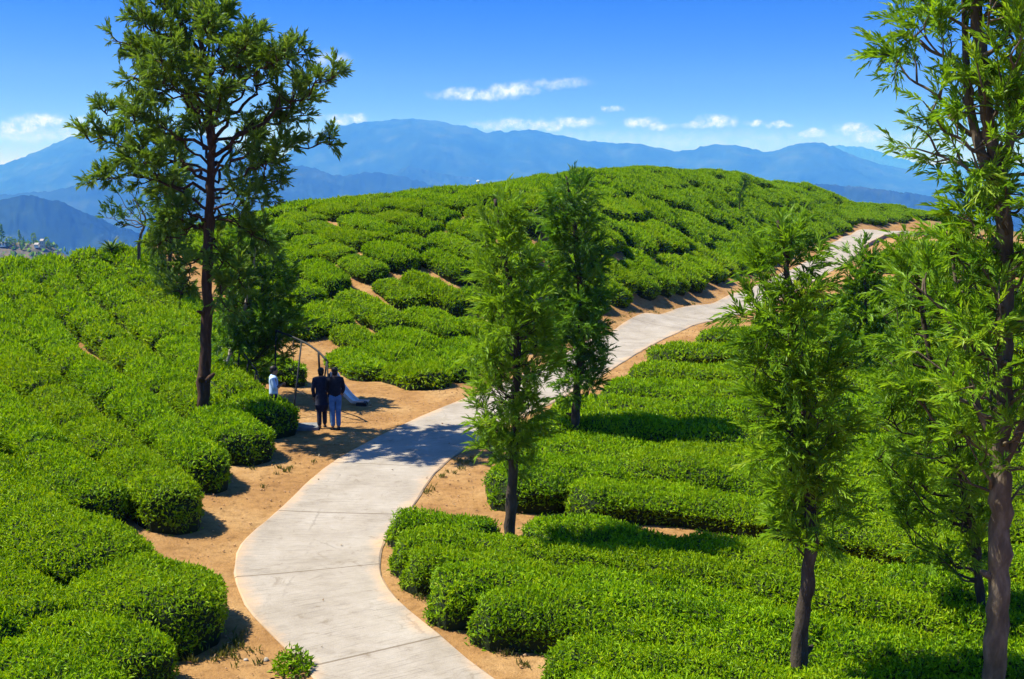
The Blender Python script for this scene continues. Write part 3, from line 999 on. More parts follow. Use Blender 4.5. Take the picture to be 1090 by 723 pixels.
DV = np.array([.60, -.80])
NV = np.array([.80, .60])
hill = []
spacing = 1.68
ri_ = 0
for c in np.arange(-60, 120, spacing):
    rowp = []
    t = 40 + random.uniform(0, 2)
    while t > -140:
        cand = random.choice([0, 1, 2, 3, 4, 5])
        L, hw, _ = VAR[cand]
        t2_ = t - L / 2
        ctr = NV * (c + random.uniform(-.14, .14) + .5 * math.sin(t * .11 + c * .07)) + DV * t2_
        wob = random.uniform(-.14, .14) + .10 * math.sin(c * .6 + t * .2)
        dv = np.array([DV[0] * math.cos(wob) - DV[1] * math.sin(wob), DV[0] * math.sin(wob) + DV[1] * math.cos(wob)])
        nv = np.array([-dv[1], dv[0]])
        tests = [ctr + dv * (L / 2), ctr - dv * (L / 2), ctr + nv * hw, ctr - nv * hw]
        if all(inside(p) for p in tests):
            if min(np.min(np.linalg.norm(rc_f - p, axis=1)) for p in tests) > 1.75:
                rowp.append((ctr, dv, cand))
            t -= L - .06 + random.uniform(0, .16)
        else:
            t -= .35
    if rowp:
        hill.append(rowp)

# fill bare spots inside the hill with short bushes, appended to the nearest row
segs = [(ctr - dv * (VAR[c_][0] / 2 - VAR[c_][1]), ctr + dv * (VAR[c_][0] / 2 - VAR[c_][1]), VAR[c_][1], k) for k, rp in enumerate(hill) for ctr, dv, c_ in rp]

lo, hi = poly.min(0), poly.max(0)
SA = np.array([q[0] for q in segs])
SB = np.array([q[1] for q in segs])
SW = np.array([q[2] for q in segs])
SK = [q[3] for q in segs]
for gx in np.arange(lo[0], hi[0], .4):
    for gy in np.arange(lo[1], hi[1], .4):
        p = np.array([gx, gy])
        ab = SB - SA
        t_q = np.clip(((p - SA) * ab).sum(1) / ((ab * ab).sum(1) + 1e-9), 0, 1)
        dd = np.linalg.norm(p - SA - ab * t_q[:, None], axis=1) - SW
        m = int(np.argmin(dd))
        if dd[m] > .6 and np.min(np.linalg.norm(rc_f - p, axis=1)) > 2.6 and all(inside(p + q) for q in (DV * 1.0, -DV * 1.0, NV * .9, -NV * .9)):
            c_ = random.choice([0, 1])
            hill[SK[m]].append((p, DV.copy(), c_))
            L_, w_ = VAR[c_][0] / 2 - VAR[c_][1], VAR[c_][1]
            SA = np.vstack([SA, p - DV * L_])
            SB = np.vstack([SB, p + DV * L_])
            SW = np.append(SW, w_)
            SK.append(SK[m])

cands = []
for ri_, rowp in enumerate(hill):
    for bi, (ctr, dv, cand) in enumerate(rowp):
        cands.append((np.hypot(*ctr), ri_, bi, ctr, dv, cand))
cands.sort(key=lambda q: q[0])
MAXI = max(0, 300 - N_BUSH)
print('row bushes', N_BUSH, 'hill bushes', len(cands))
rest = []
for order, (d, r_i, b_i, ctr, dv, cand) in enumerate(cands):
    z = tz(*ctr)
    ex, ey = .8, .8
    slope_a = (tz(*(ctr + dv * ex)) - tz(*(ctr - dv * ex))) / (2 * ex)
    nv = np.array([-dv[1], dv[0]])
    slope_b = (tz(*(ctr + nv * ey)) - tz(*(ctr - nv * ey))) / (2 * ey)
    xa = Vector((dv[0], dv[1], slope_a)).normalized()
    ya = Vector((nv[0], nv[1], slope_b)).normalized()
    za = xa.cross(ya).normalized()
    za = (za * .6 + Vector((0, 0, .4))).normalized()
    ya = za.cross(xa).normalized()
    sc = random.uniform(.94, 1.1)
    hs = random.uniform(.82, 1.14)
    Mx = Matrix(((xa.x * sc, ya.x * sc, za.x * hs, ctr[0]), (xa.y * sc, ya.y * sc, za.y * hs, ctr[1]), (xa.z * sc, ya.z * sc, za.z * hs, z - .03), (0, 0, 0, 1)))
    me = VAR[cand if d < 60 else cand + 6][2]
    if random.random() < .5:
        Mx = Mx @ Matrix.Rotation(math.pi, 4, 'Z')
    if order < MAXI:
        o = link('tea_bush', me)
        o.matrix_world = Mx
        tag(o, 'tea bush on far hill, %s up the %s slanting row from the left trail' % (ordinal(b_i), ordinal(r_i)), 'tea bush', 'rounded tea bushes on the far hill')
    else:
        rest.append((me, Mx))
if rest:
    VS, FS, MS, TS, n0 = [], [], [], [], 0
    for me, Mx in rest:
        nvv = len(me.vertices)
        co = np.empty(nvv * 3, np.float32)
        me.vertices.foreach_get('co', co)
        co = co.reshape(-1, 3) @ np.array(Mx.to_3x3()).T + np.array(Mx.translation)
        fi = np.empty(len(me.loops), np.int32)
        me.loops.foreach_get('vertex_index', fi)
        mi = np.empty(len(me.polygons), np.int32)
        me.polygons.foreach_get('material_index', mi)
        tn = np.empty(len(me.polygons), np.float32)
        me.attributes['tint'].data.foreach_get('value', tn)
        VS.append(co)
        FS.append(fi.reshape(-1, 3) + n0)
        MS.append(mi)
        TS.append(tn)
        n0 += nvv
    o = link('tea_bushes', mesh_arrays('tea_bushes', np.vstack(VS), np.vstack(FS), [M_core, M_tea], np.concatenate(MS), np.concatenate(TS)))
    tag(o, 'farthest tea bushes massed along the crest of the hill', 'tea bushes', kind='stuff')

# ------------------------------------------------------------------ trees
def frond(n_pairs, L, ll, lw, droop=.25):
    """pinnate frond along +X, leaflets in pairs, slightly drooping; returns verts, tris"""
    V, F = [], []
    n = 0

    def leaflet(b, d, l, w, nrm):
        nonlocal n
        s = np.cross(d, nrm)
        s /= np.linalg.norm(s) + 1e-9
        m = b + d * l * .45 + nrm * l * .05
        tip = b + d * l - np.array([0, 0, .18 * l])
        V.extend([b, m + s * w / 2, tip, m - s * w / 2])
        F.extend([(n, n + 1, n + 2), (n, n + 2, n + 3)])
        n += 4
    up = np.array([0, 0, 1.0])
    for i in range(n_pairs):
        t = (i + .6) / n_pairs
        b = np.array([t * L, 0, -droop * L * t * t])
        l = ll * (1.05 - .55 * abs(t - .4) / .6)
        for sgn in (-1, 1):
            d = np.array([.62, sgn * .75, rng.uniform(-.1, .2)])
            d /= np.linalg.norm(d)
            leaflet(b, d, l, lw, up)
    d = np.array([1, 0, -.4])
    leaflet(np.array([L * .97, 0, -droop * L]), d / np.linalg.norm(d), ll * .8, lw, up)
    # rachis
    V.extend([np.array([0, .006, 0]), np.array([0, -.006, 0]), np.array([L, 0, -droop * L])])
    F.append((n, n + 1, n + 2))
    return np.array(V), np.array(F)


FERN = [frond(7, .36, .155, .038, .22) for _ in range(3)]


def tuft(n, l, w):
    V, F = [], []
    for k in range(n):
        a = k * 2.4
        e = .25 + .9 * (k / n)
        d = np.array([math.cos(e), math.sin(e) * math.cos(a), math.sin(e) * math.sin(a)])
        s_ = np.cross(d, [0, 0, 1.0])
        s_ /= np.linalg.norm(s_) + 1e-9
        b = np.array([-.03 * k / n * 3, 0, 0])
        ll = l * rng.uniform(.75, 1.15)
        q = len(V)
        V += [b, b + d * ll * .5 + s_ * w / 2, b + d * ll, b + d * ll * .5 - s_ * w / 2]
        F += [(q, q + 1, q + 2), (q, q + 2, q + 3)]
    return np.array(V), np.array(F)


TUFT = [tuft(13, .20, .05) for _ in range(3)]


def plume(n_pairs, L, ll, lw, droop, seed_):
    """loose spray of lance-shaped leaves swept forward along a thin stalk"""
    r_ = np.random.default_rng(seed_)
    V, F = [], []
    up = np.array([0, 0, 1.0])
    for i in range(n_pairs * 2 + 1):
        t = (i + .7) / (n_pairs * 2 + 1)
        b = np.array([t * L, 0, -droop * L * t * t])
        sgn = -1 if i % 2 else 1
        sw = r_.uniform(.35, .75) * (1.1 - .8 * t)
        d = np.array([1.0, sgn * sw, r_.uniform(-.35, .35)])
        d /= np.linalg.norm(d)
        l = ll * r_.uniform(.65, 1.15)
        w = lw * r_.uniform(.8, 1.2)
        nr = up + r_.normal(size=3) * .5
        s_ = np.cross(d, nr)
        s_ /= np.linalg.norm(s_) + 1e-9
        m_ = b + d * l * .5
        tip = b + d * l - up * l * r_.uniform(.05, .35)
        q = len(V)
        V += [b, m_ + s_ * w / 2, tip, m_ - s_ * w / 2]
        F += [(q, q + 1, q + 2), (q, q + 2, q + 3)]
    q = len(V)
    V += [np.array([0, .006, 0]), np.array([0, -.006, 0]), np.array([L, 0, -droop * L])]
    F.append((q, q + 1, q + 2))
    return np.array(V), np.array(F)


PLUME = [plume(5, .27, .15, .027, .20, 900 + k) for k in range(7)]
SOFT = [plume(4, .22, .145, .036, .05, 950 + k) for k in range(7)]
BROAD = [frond(5, .30, .15, .040, .15) for _ in range(3)]


def place_fronds(P, D, scale, templates):
    """P (n,3) roots, D (n,3) directions"""
    n = len(P)
    D = unit(D)
    upv = unit(np.array([0, 0, 1.0]) + .35 * rng.normal(size=(n, 3)))
    Y = unit(np.cross(upv, D))
    Z = np.cross(D, Y)
    which = rng.integers(0, len(templates), n)
    VS, FS, own, n0 = [], [], [], 0
    for k, (tv, tf) in enumerate(templates):
        sel = np.nonzero(which == k)[0]
        if not len(sel):
            continue
        sc = scale[sel][:, None, None]
        W = (tv[None, :, 0:1] * D[sel][:, None] + tv[None, :, 1:2] * Y[sel][:, None] + tv[None, :, 2:3] * Z[sel][:, None]) * sc + P[sel][:, None]
        VS.append(W.reshape(-1, 3))
        FS.append((tf[None] + (np.arange(len(sel)) * len(tv))[:, None, None] + n0).reshape(-1, 3))
        own.append(np.repeat(sel, len(tf)))
        n0 += len(sel) * len(tv)
    return np.vstack(VS), np.vstack(FS), np.concatenate(own)


def limb_path(p0, p1, sag=.0, wig=.06, n=7):
    """bending limb from p0 to p1"""
    p0, p1 = np.asarray(p0, float), np.asarray(p1, float)
    L = np.linalg.norm(p1 - p0)
    t = np.linspace(0, 1, n)[:, None]
    q = p0 * (1 - t) + p1 * t
    q[:, 2] += -sag * L * np.sin(np.pi * t[:, 0])
    q[1:-1] += rng.normal(size=(n - 2, 3)) * wig * L * .5
    return catmull(q, 3)


def make_tree(name, label, cat, trunk, r0, r1, limbs, fronds, leafmat, barkmat, frond_scale, twig=(.5, .9), per_twig=6, twigs_per_m=3.0, start=.3, group=None,
              upbias=.35, limb_r=.035, tint_mu=.45, branchmat=None):
    """trunk: world polyline; limbs: list of world polylines (from the trunk outwards)"""
    trunk = np.asarray(trunk, float)
    base = trunk[0].copy()
    base[2] = tz(base[0], base[1])
    o = empty(name, base)
    tg = Geo()
    tp = catmull(trunk, 6)
    n = len(tp)
    tp[1:-1] += rng.normal(size=(n - 2, 3)) * r0 * .10
    rad = np.linspace(r0, r1, n) * (1 + .08 * rng.normal(size=n))
    rad[:3] *= [1.45, 1.2, 1.06]
    tg.tube(tp, rad, 12, True, .07)
    # burls and old branch stubs
    for _ in range(int(5 * r0 / .1)):
        k = rng.integers(2, max(3, int(n * .8)))
        a = rng.uniform(0, 6.28)
        dirv = np.array([math.cos(a), math.sin(a), rng.uniform(.1, .7)])
        tg.tube([tp[k], tp[k] + dirv * rad[k] * 1.3, tp[k] + dirv * rad[k] * rng.uniform(1.6, 2.6)], [rad[k] * .5, rad[k] * .4, rad[k] * .2], 6, True, .1)
    tg.build('trunk', barkmat, o, smooth=True, offset=base)
    bg_ = Geo()
    P, D = [], []
    for lp in limbs:
        lp = np.asarray(lp)
        L = np.linalg.norm(np.diff(lp, axis=0), axis=1).sum()
        lr = max(.008, limb_r * (L / 2.0) ** .8)
        bg_.tube(lp, np.linspace(lr, lr * .22, len(lp)), 6, False)
        k = max(2, int(L * twigs_per_m))
        for _ in range(k):
            t = start + (1 - start) * rng.uniform() ** .75
            f = t * (len(lp) - 1)
            i = min(int(f), len(lp) - 2)
            p = lp[i] * (1 - (f - i)) + lp[i + 1] * (f - i)
            tan = unit(lp[i + 1] - lp[i])
            dirv = unit(tan * .6 + rng.normal(size=3) * .7 + np.array([0, 0, upbias]))
            tl = rng.uniform(*twig) * (1.15 - .5 * t)
            tip = p + dirv * tl + np.array([0, 0, .10 * tl])
            bg_.tube([p, (p + tip) / 2 + rng.normal(size=3) * .02, tip], [lr * .32 + .003, lr * .22 + .002, .002], 4, False)
            m = per_twig
            tt = rng.uniform(.35, 1.0, m)
            tt[0] = 1.0
            for w in tt:
                P.append(p + (tip - p) * w)
                D.append(dirv * (.55 + .5 * w) + rng.normal(size=3) * .6 + np.array([0, 0, upbias * .5]))
        for w in range(3):
            P.append(lp[-1])
            D.append(unit(lp[-1] - lp[-2]) + rng.normal(size=3) * .45)
    if bg_.n:
        bg_.build('branches', branchmat or barkmat, o, smooth=True, offset=base)
    if P:
        P = np.array(P)
        D = np.array(D)
        sc = frond_scale * rng.uniform(.7, 1.25, len(P))
        V, F, own = place_fronds(P, D, sc, fronds)
        clump = vnoise(P[:, 0] / .7 + 9, P[:, 2] / .7 + P[:, 1] / .9, 77) * .22
        tint = np.clip(rng.normal(tint_mu, .2, len(P)) + clump, 0, 1)
        me = mesh_arrays('crown', V - base, F, [leafmat], None, tint[own])
        link('crown', me, o)
    tag(o, label, cat, group)
    return o


def envelope_limbs(trunk, env, d, n, rise=.55, gold=2.4, depth_scale=.85, jitter=.2, phase=0., sparse_low=True):
    """limbs all round a trunk reaching the outline env [(py, left px, right px)] (as seen in the photo) at distance d"""
    trunk = catmull(np.asarray(trunk, float), 8)
    tz_ = trunk[:, 2]
    ev = np.array(env, float)
    zt = np.array([at(545, y, d)[2] for y in ev[:, 0]])
    xl = np.array([at(l, y, d)[0] for y, l, r in env])
    xr = np.array([at(r, y, d)[0] for y, l, r in env])
    o_ = np.argsort(zt)
    zt, xl, xr = zt[o_], xl[o_], xr[o_]
    out = []
    for i in range(n):
        t = (i + rng.uniform(0, 1)) / n
        ztip = zt[0] + (zt[-1] - zt[0]) * t
        L = np.interp(ztip, zt, xl)
        Rr = np.interp(ztip, zt, xr)
        a = phase + i * gold + rng.uniform(-.3, .3)
        ca, sa = math.cos(a), math.sin(a)
        tx = np.interp(ztip, tz_, trunk[:, 0])
        ty = np.interp(ztip, tz_, trunk[:, 1])
        ext = (Rr - tx) if ca > 0 else (tx - L)
        mean = max(.15, (Rr - L) / 2)
        reach_x = max(.1, ext) * rng.uniform(1 - jitter * 2, 1.0)
        reach_y = mean * depth_scale * rng.uniform(1 - jitter * 2, 1.0)
        tip = np.array([tx + ca * reach_x * .92, ty + sa * reach_y, ztip])
        reach = math.hypot(ca * reach_x, sa * reach_y)
        z0 = min(ztip - rise * reach * rng.uniform(.6, 1.3), tz_[-1] - .05)
        z0 = max(z0, tz_[0] + .5)
        st = np.array([np.interp(z0, tz_, trunk[:, 0]), np.interp(z0, tz_, trunk[:, 1]), z0])
        out.append(limb_path(st, tip, sag=.10))
    return out


def px_trunk(pts, d, below=.25, lean=0.0):
    w = [at(x, y, d + lean * k) for k, (x, y) in enumerate(pts)]
    w = np.array(w)
    b = w[0].copy()
    g0 = tz(b[0], b[1])
    if b[2] > g0 - below:
        w = np.vstack([[b[0], b[1], g0 - below], w]) if b[2] > g0 + .1 else np.vstack([[b[0], b[1], g0 - below], w[1:]])
    return w


# centre pair of young silver oaks
dM1 = ground(543, 572, .72)[1] + .2
t_ = px_trunk([(543, 572), (546, 500), (549, 430), (550, 380), (546, 330), (539, 280), (532, 240), (527, 212)], dM1)
env = [(233, 516, 538), (247, 515, 547), (267, 511, 568), (299, 507, 589), (336, 505, 595), (372, 501, 595), (409, 495, 591), (441, 497, 581), (468, 504, 568), (495, 516, 554)]
make_tree('silver_oak_tree', 'young silver oak standing in the row end at centre, dark trunk', 'tree', t_, .105, .022, envelope_limbs(t_, env, dM1, 66, .6),
          PLUME, M_oak, M_bark_dark, .86, (.25, .5), 10, 5.0, .25, 'young silver oaks in the tea garden', tint_mu=.42)
dM2 = ground(612, 452, .72)[1] + .2
t_ = px_trunk([(612, 452), (616, 400), (618, 350), (617, 300), (612, 250), (607, 215), (603, 188)], dM2)
env = [(201, 585, 621), (217, 584, 625), (236, 580, 635), (266, 581, 638), (309, 578, 648), (351, 580, 652), (388, 586, 649), (418, 593, 639)]
make_tree('silver_oak_tree', 'slimmer dark silver oak standing just behind the centre one', 'tree', t_, .13, .025, envelope_limbs(t_, env, dM2, 72, .7, phase=1.),
          PLUME, M_oak_shade, M_bark_dark, 1.05, (.3, .55), 9, 5.0, .2, 'young silver oaks in the tea garden', tint_mu=.40)

# right-hand trees
dR1 = ground(850, 714, .72)[1] + .2
t_ = px_trunk([(850, 716), (857, 640), (864, 570), (860, 500), (858, 440), (850, 380), (842, 320), (836, 270), (828, 235)], dR1)
env = [(261, 800, 826), (275, 800, 840), (298, 789, 855), (330, 777, 877), (371, 779, 895), (420, 787, 902), (466, 797, 892), (510, 807, 887), (551, 815, 879), (575, 826, 869)]
make_tree('silver_oak_tree', 'young silver oak with wavy dark trunk, left of the big right tree', 'tree', t_, .105, .02, envelope_limbs(t_, env, dR1, 66, .7, phase=2.),
          PLUME, M_oak, M_bark_dark, .80, (.25, .5), 10, 5.0, .2, 'young silver oaks in the tea garden', tint_mu=.46)

dR2 = dR1 - .7
t_ = px_trunk([(1057, 735), (1062, 650), (1064, 560), (1066, 480), (1068, 400), (1071, 310), (1068, 230), (1060, 175), (1050, 110), (1042, 30), (1034, -60), (1030, -140)], dR2)
env = [(-150, 1000, 1060), (-80, 965, 1110), (0, 945, 1135), (50, 938, 1150), (100, 942, 1150), (150, 955, 1150), (200, 975, 1150), (240, 985, 1150), (280, 960, 1150), (340, 950, 1150),
       (400, 955, 1150), (440, 965, 1140), (475, 985, 1130), (500, 1010, 1120)]
lm = envelope_limbs(t_, env, dR2, 70, .75, phase=.5)
# forked main stems above the burl
for tipp in [((1052, 190), (1032, 110), (1026, 0), (1020, -120)), ((1064, 200), (1082, 110), (1086, 0), (1092, -110)), ((1066, 480), (1040, 430), (1022, 330), (1010, 250)), ((1066, 500), (1092, 440), (1110, 330), (1120, 240))]:
    lm.append(catmull(np.array([at(x, y, dR2 + .12 * k * (1 if x < 1060 else -1)) for k, (x, y) in enumerate(tipp)]), 6))
make_tree('silver_oak_tree', 'tallest right tree, pale grey trunk, cut by the right picture edge', 'tree', t_, .132, .05, lm,
          PLUME, M_oak, M_bark, .82, (.3, .65), 10, 4.2, .2, 'young silver oaks in the tea garden', limb_r=.045, tint_mu=.5)

dR3 = dR1 + 1.9
t_ = px_trunk([(1044, 660), (1040, 590), (1026, 520), (1006, 450), (988, 370), (976, 300), (970, 268)], dR3)
env = [(277, 953, 987), (309, 943, 1007), (346, 920, 1037), (413, 901, 1052), (469, 901, 1052), (516, 913, 1052), (553, 938, 1052), (590, 978, 1047)]
make_tree('silver_oak_tree', 'leaning dark-stemmed bushy tree between the two right trunks', 'tree', t_, .075, .02, envelope_limbs(t_, env, dR3, 56, .6, phase=1.4),
          PLUME, M_oak, M_bark_dark, .82, (.3, .6), 9, 4.0, .2, 'young silver oaks in the tea garden', tint_mu=.38)
dR4 = 34.0
t_ = px_trunk([(922, 400), (922, 355), (921, 310), (920, 276)], dR4)
env = [(274, 919, 922), (288, 914, 928), (310, 902, 942), (333, 894, 951), (357, 891, 954), (380, 896, 949)]
make_tree('young_tree', 'small dark pointed tree below the upper lane', 'tree', t_, .08, .02, envelope_limbs(t_, env, dR4, 50, .6, phase=.4),
          SOFT, M_oak, M_bark_dark, 1.3, (.35, .7), 7, 4.5, .1, tint_mu=.35)

# big left tree
dL = ground(216, 432, .72)[1] + .2
trunk_px = [(216, 430), (219, 360), (221, 290), (223, 225), (225, 175), (224, 130), (220, 80), (212, 35), (206, 5)]
t_ = px_trunk(trunk_px, dL)
LB = [  # start py on the trunk, mid px, tip px, depth offset
    (168, (296, 119), (360, 80), -.4), (182, (262, 142), (330, 118), .6), (190, (278, 158), (350, 156), -.8), (215, (262, 196), (305, 194), .5),
    (150, (270, 100), (328, 48), .8), (120, (255, 70), (278, 32), -.6), (90, (235, 40), (240, 12), .5), (205, (270, 180), (300, 175), -1.2),
    (60, (190, 25), (160, 4), .3), (85, (180, 45), (146, 18), -.7), (110, (175, 75), (122, 42), .8), (130, (180, 100), (136, 84), -1.0),
    (160, (160, 135), (110, 119), .3), (185, (150, 160), (93, 148), -.5), (205, (155, 190), (106, 187), .8), (225, (170, 190), (150, 165), -1.3),
    (100, (225, 60), (215, 20), -1.2), (120, (210, 80), (190, 40), 1.3), (140, (240, 100), (255, 60), 1.4), (150, (205, 115), (170, 80), -1.8),
    (165, (230, 130), (240, 95), -2.0), (180, (215, 145), (200, 115), 2.0), (195, (195, 170), (160, 150), 1.8), (200, (245, 170), (275, 140), 1.9),
    (75, (205, 40), (185, 12), .8), (70, (225, 40), (232, 5), .9), (130, (265, 80), (300, 62), -1.4), (155, (285, 125), (325, 98), 1.3), (175, (180, 140), (140, 125), -1.6),
    (110, (200, 60), (168, 30), .2), (95, (215, 45), (212, -8), .2), (145, (260, 95), (272, 58), .3), (100, (170, 65), (140, 60), 1.0), (135, (190, 95), (152, 105), .9),
    (230, (250, 215), (280, 215), -.9), (240, (200, 225), (178, 205), .9), (118, (240, 78), (262, 45), -1.8), (125, (195, 82), (165, 62), -2.0), (190, (170, 172), (125, 168), .2),
    (232, (252, 238), (284, 262), -.4), (242, (200, 245), (166, 262), .4), (250, (238, 272), (258, 304), -.8), (258, (206, 282), (190, 318), .6), (222, (245, 232), (268, 240), 1.2), (236, (200, 228), (176, 238), -1.0), (248, (232, 268), (240, 330), -1.0)]
tr = catmull(t_, 8)
lims = []
for (sy, mid, tip, off) in LB:
    z0 = at(220, sy, dL)[2]
    st = np.array([np.interp(z0, tr[:, 2], tr[:, 0]), np.interp(z0, tr[:, 2], tr[:, 1]), z0])
    mid_ = at(mid[0], mid[1], dL + off * .5)
    tip_ = at(tip[0], tip[1], dL + off)
    lims.append(catmull(np.array([st, mid_, tip_]), 8) + np.vstack([np.zeros((1, 3)), rng.normal(size=(16, 3)) * .05]))
make_tree('evergreen_tree', 'tall left tree with reddish trunk and wide dark spreading crown', 'tree', t_, .175, .045, lims,
          SOFT, M_oak_dark, M_bark_red, 1.0, (.25, .65), 10, 5.4, .36, limb_r=.03, tint_mu=.42, upbias=.5)

dL2 = ground(180, 312, .7)[1]
t_ = px_trunk([(180, 314), (180, 290), (183, 240), (186, 190), (186, 160)], dL2)
env = [(148, 184, 190), (172, 170, 202), (210, 158, 210), (244, 156, 212), (273, 160, 210), (297, 168, 206), (312, 176, 200)]
make_tree('evergreen_tree', 'narrow leafy tree directly left of the tall tree trunk', 'tree', t_, .12, .03, envelope_limbs(t_, env, dL2, 64, .5),
          SOFT, M_oak_dark, M_bark_dark, 1.1, (.35, .7), 7, 4.2, .1, tint_mu=.36)
dL3 = 32.2
t_ = px_trunk([(237, 408), (243, 385), (250, 362), (260, 330), (268, 295), (272, 262)], dL3)
env = [(242, 249, 286), (263, 236, 296), (292, 230, 308), (320, 230, 318), (343, 234, 328), (360, 242, 330), (374, 259, 321)]
make_tree('leaning_tree', 'small dark tree with pale leaning trunk beside the swing frame', 'tree', t_, .085, .03, envelope_limbs(t_, env, dL3, 70, .35, depth_scale=.9),
          SOFT, M_oak_shade, M_bark_pale, 1.1, (.4, .8), 8, 4.4, .1, tint_mu=.35, upbias=.1, branchmat=M_bark_dark)
dL4 = 46.0
t_ = px_trunk([(148, 268), (150, 250), (155, 235), (150, 222), (142, 212)], dL4)
lims = [limb_path(at(153, 240, dL4), at(x, y, dL4 + o_), .05) for x, y, o_ in [(118, 222, .3), (126, 206, -.3), (140, 203, .4), (158, 212, -.4), (132, 232, .6), (112, 232, 0)]]
make_tree('thin_tree', 'thin bare-stemmed tree with sparse leaves on the left skyline', 'tree', t_, .08, .02, lims, SOFT, M_oak_dark, M_bark, 1.2, (.3, .6), 5, 2.6, .35, tint_mu=.3)
# sapling on the hill
dS = ground(787, 226, .5)[1]
t_ = px_trunk([(787, 226), (788, 210), (792, 196), (795, 186)], dS)
env = [(189, 793, 797), (195, 790, 798), (202, 785, 796), (212, 783, 793), (220, 784, 791)]
make_tree('sapling', 'slim dark sapling rising from the far hill tea bushes', 'tree', t_, .05, .02, envelope_limbs(t_, env, dS, 18, .6), SOFT, M_oak_shade, M_bark_dark, 1.0, (.15, .25), 4, 3.5, .1, tint_mu=.1)

# spiky plant on the left skyline
bp = at(118, 258, 47.0)
bz = tz(bp[0], bp[1])
pl = empty('spiky_plant', (bp[0], bp[1], bz))
V, F, n0 = [], [], 0
for k in range(22):
    a = k * 2.4
    e_ = rng.uniform(.25, 1.25)
    L = rng.uniform(.75, 1.05)
    dh = np.array([math.cos(a), math.sin(a), 0])
    s_ = np.array([-dh[1], dh[0], 0])
    ts = np.linspace(0, 1, 6)
    for i, t in enumerate(ts):
        c_ = dh * (L * t * math.cos(e_)) + np.array([0, 0, .75 + L * t * math.sin(e_) - .25 * L * t * t])
        w = .075 * (1 - t) ** .6 * (.5 + 1.2 * t if t < .4 else 1)
        V += [c_ + s_ * w + np.array([0, 0, w * .4]), c_, c_ - s_ * w + np.array([0, 0, w * .4])]
        if i:
            q = n0 + 3 * i
            F += [(q - 3, q - 2, q + 1, q), (q - 2, q - 1, q + 2, q + 1)]
    n0 += 18
link('leaves', mesh_arrays('leaves', np.array(V), np.array(F), [M_palm], None, rng.uniform(0, 1, len(F))), pl)
sg = Geo()
sg.tube([(0, 0, -.2), (.02, 0, .4), (0, 0, .85)], [.09, .08, .06], 8)
sg.build('stem', M_bark_dark, pl)
tag(pl, 'spiky dark leafy plant poking above the left skyline', 'plant')

# ------------------------------------------------------------------ far-left wooded knoll with houses
kn_D = 900.0
ksil = [(-160, 262), (-60, 258), (0, 257), (25, 257), (45, 259), (56, 262), (75, 274), (110, 292), (150, 315)]
kx = np.linspace(-160, 150, 90)
ky = np.interp(kx, [p[0] for p in ksil], [p[1] for p in ksil])
V = np.zeros((90, 30, 3))
for i, (a, b) in enumerate(zip(kx, ky)):
    c_ = at(a, b, kn_D)
    for j, vv in enumerate(np.linspace(-1, 1, 30)):
        V[i, j] = (c_[0] * (1 + vv * .12), kn_D + vv * 110, c_[2] - 75 * abs(vv) ** 1.4)
V[:, :, 2] += 1.5 * fbm(V[:, :, 0] / 12, V[:, :, 1] / 12, 91)
i = np.arange(90 * 30).reshape(90, 30)
f = np.stack([i[:-1, :-1], i[1:, :-1], i[1:, 1:], i[:-1, 1:]], -1).reshape(-1, 4)
M_knoll = noise_material('dry_wooded_slope', [(.3, (.03, .035, .02)), (.5, (.10, .085, .055)), (.7, (.16, .12, .08))], .12, 1, 0)
kn = link('hills', mesh_arrays('hills', V.reshape(-1, 3), f, [M_knoll], smooth=True))
tag(kn, 'small wooded knoll at far left edge', 'hill', kind='structure')


def knoll_z(x, y):
    k = np.argmin((V[:, :, 0] - x) ** 2 + (V[:, :, 1] - y) ** 2)
    return V.reshape(-1, 3)[k, 2]


def far_tree_mesh(h, w, pointed):
    g_ = []
    n = 130
    t = rng.uniform(.12, 1, n)
    prof = (1 - t) * 1.0 if pointed else np.sqrt(np.clip(1 - ((t - .55) / .5) ** 2, 0, 1))
    a = rng.uniform(0, 6.28, n)
    r = prof * w * rng.uniform(.3, 1, n)
    P = np.stack([np.cos(a) * r, np.sin(a) * r, t * h], 1)
    Nn = unit(np.stack([np.cos(a), np.sin(a), np.full(n, .4)], 1))
    Vv, Ff = leaves(P, Nn, 1.5, .8, .6, .7)
    return mesh_arrays('crown', Vv, Ff, [M_oak_shade], None, np.repeat(rng.uniform(0, .7, n), 2))


FT = [far_tree_mesh(11, 3.0, False), far_tree_mesh(15, 2.4, True), far_tree_mesh(9, 3.6, False)]
tgm = Geo()
tgm.tube([(0, 0, -1), (0, 0, 4), (0, 0, 8)], [.4, .3, .12], 6)
tgo = mesh_arrays('trunk', np.vstack(tgm.v), np.vstack(tgm.f), [M_bark_dark])
FTREES = [(2, 1, 1.15, 'tall dark tree at the left picture edge on the far knoll'), (10, 2, .8, 'low round tree just right of the edge on the far knoll'),
          (21, 1, .75, 'pointed tree left of the small knoll houses'), (25, 1, .55, 'short pointed tree close beside the pointed one'), (36, 0, .75, 'round tree in front of the white knoll house'),
          (50, 0, .8, 'round tree right of the tower-like knoll house'), (53, 2, .65, 'last low tree at the right end of the knoll'), (15, 0, .55, 'small round tree in the dip of the knoll')]
for (px, k, s_, lab) in FTREES:
    yy = np.interp(px, kx, ky)
    c_ = at(px, yy + 1.5, kn_D - 6 + rng.uniform(-8, 3))
    o = empty('far_tree', (c_[0], c_[1], knoll_z(c_[0], c_[1]) - .3))
    o.scale = (s_, s_, s_)
    link('crown', FT[k], o)
    link('trunk', tgo, o)
    tag(o, lab, 'tree', 'trees on the far knoll')
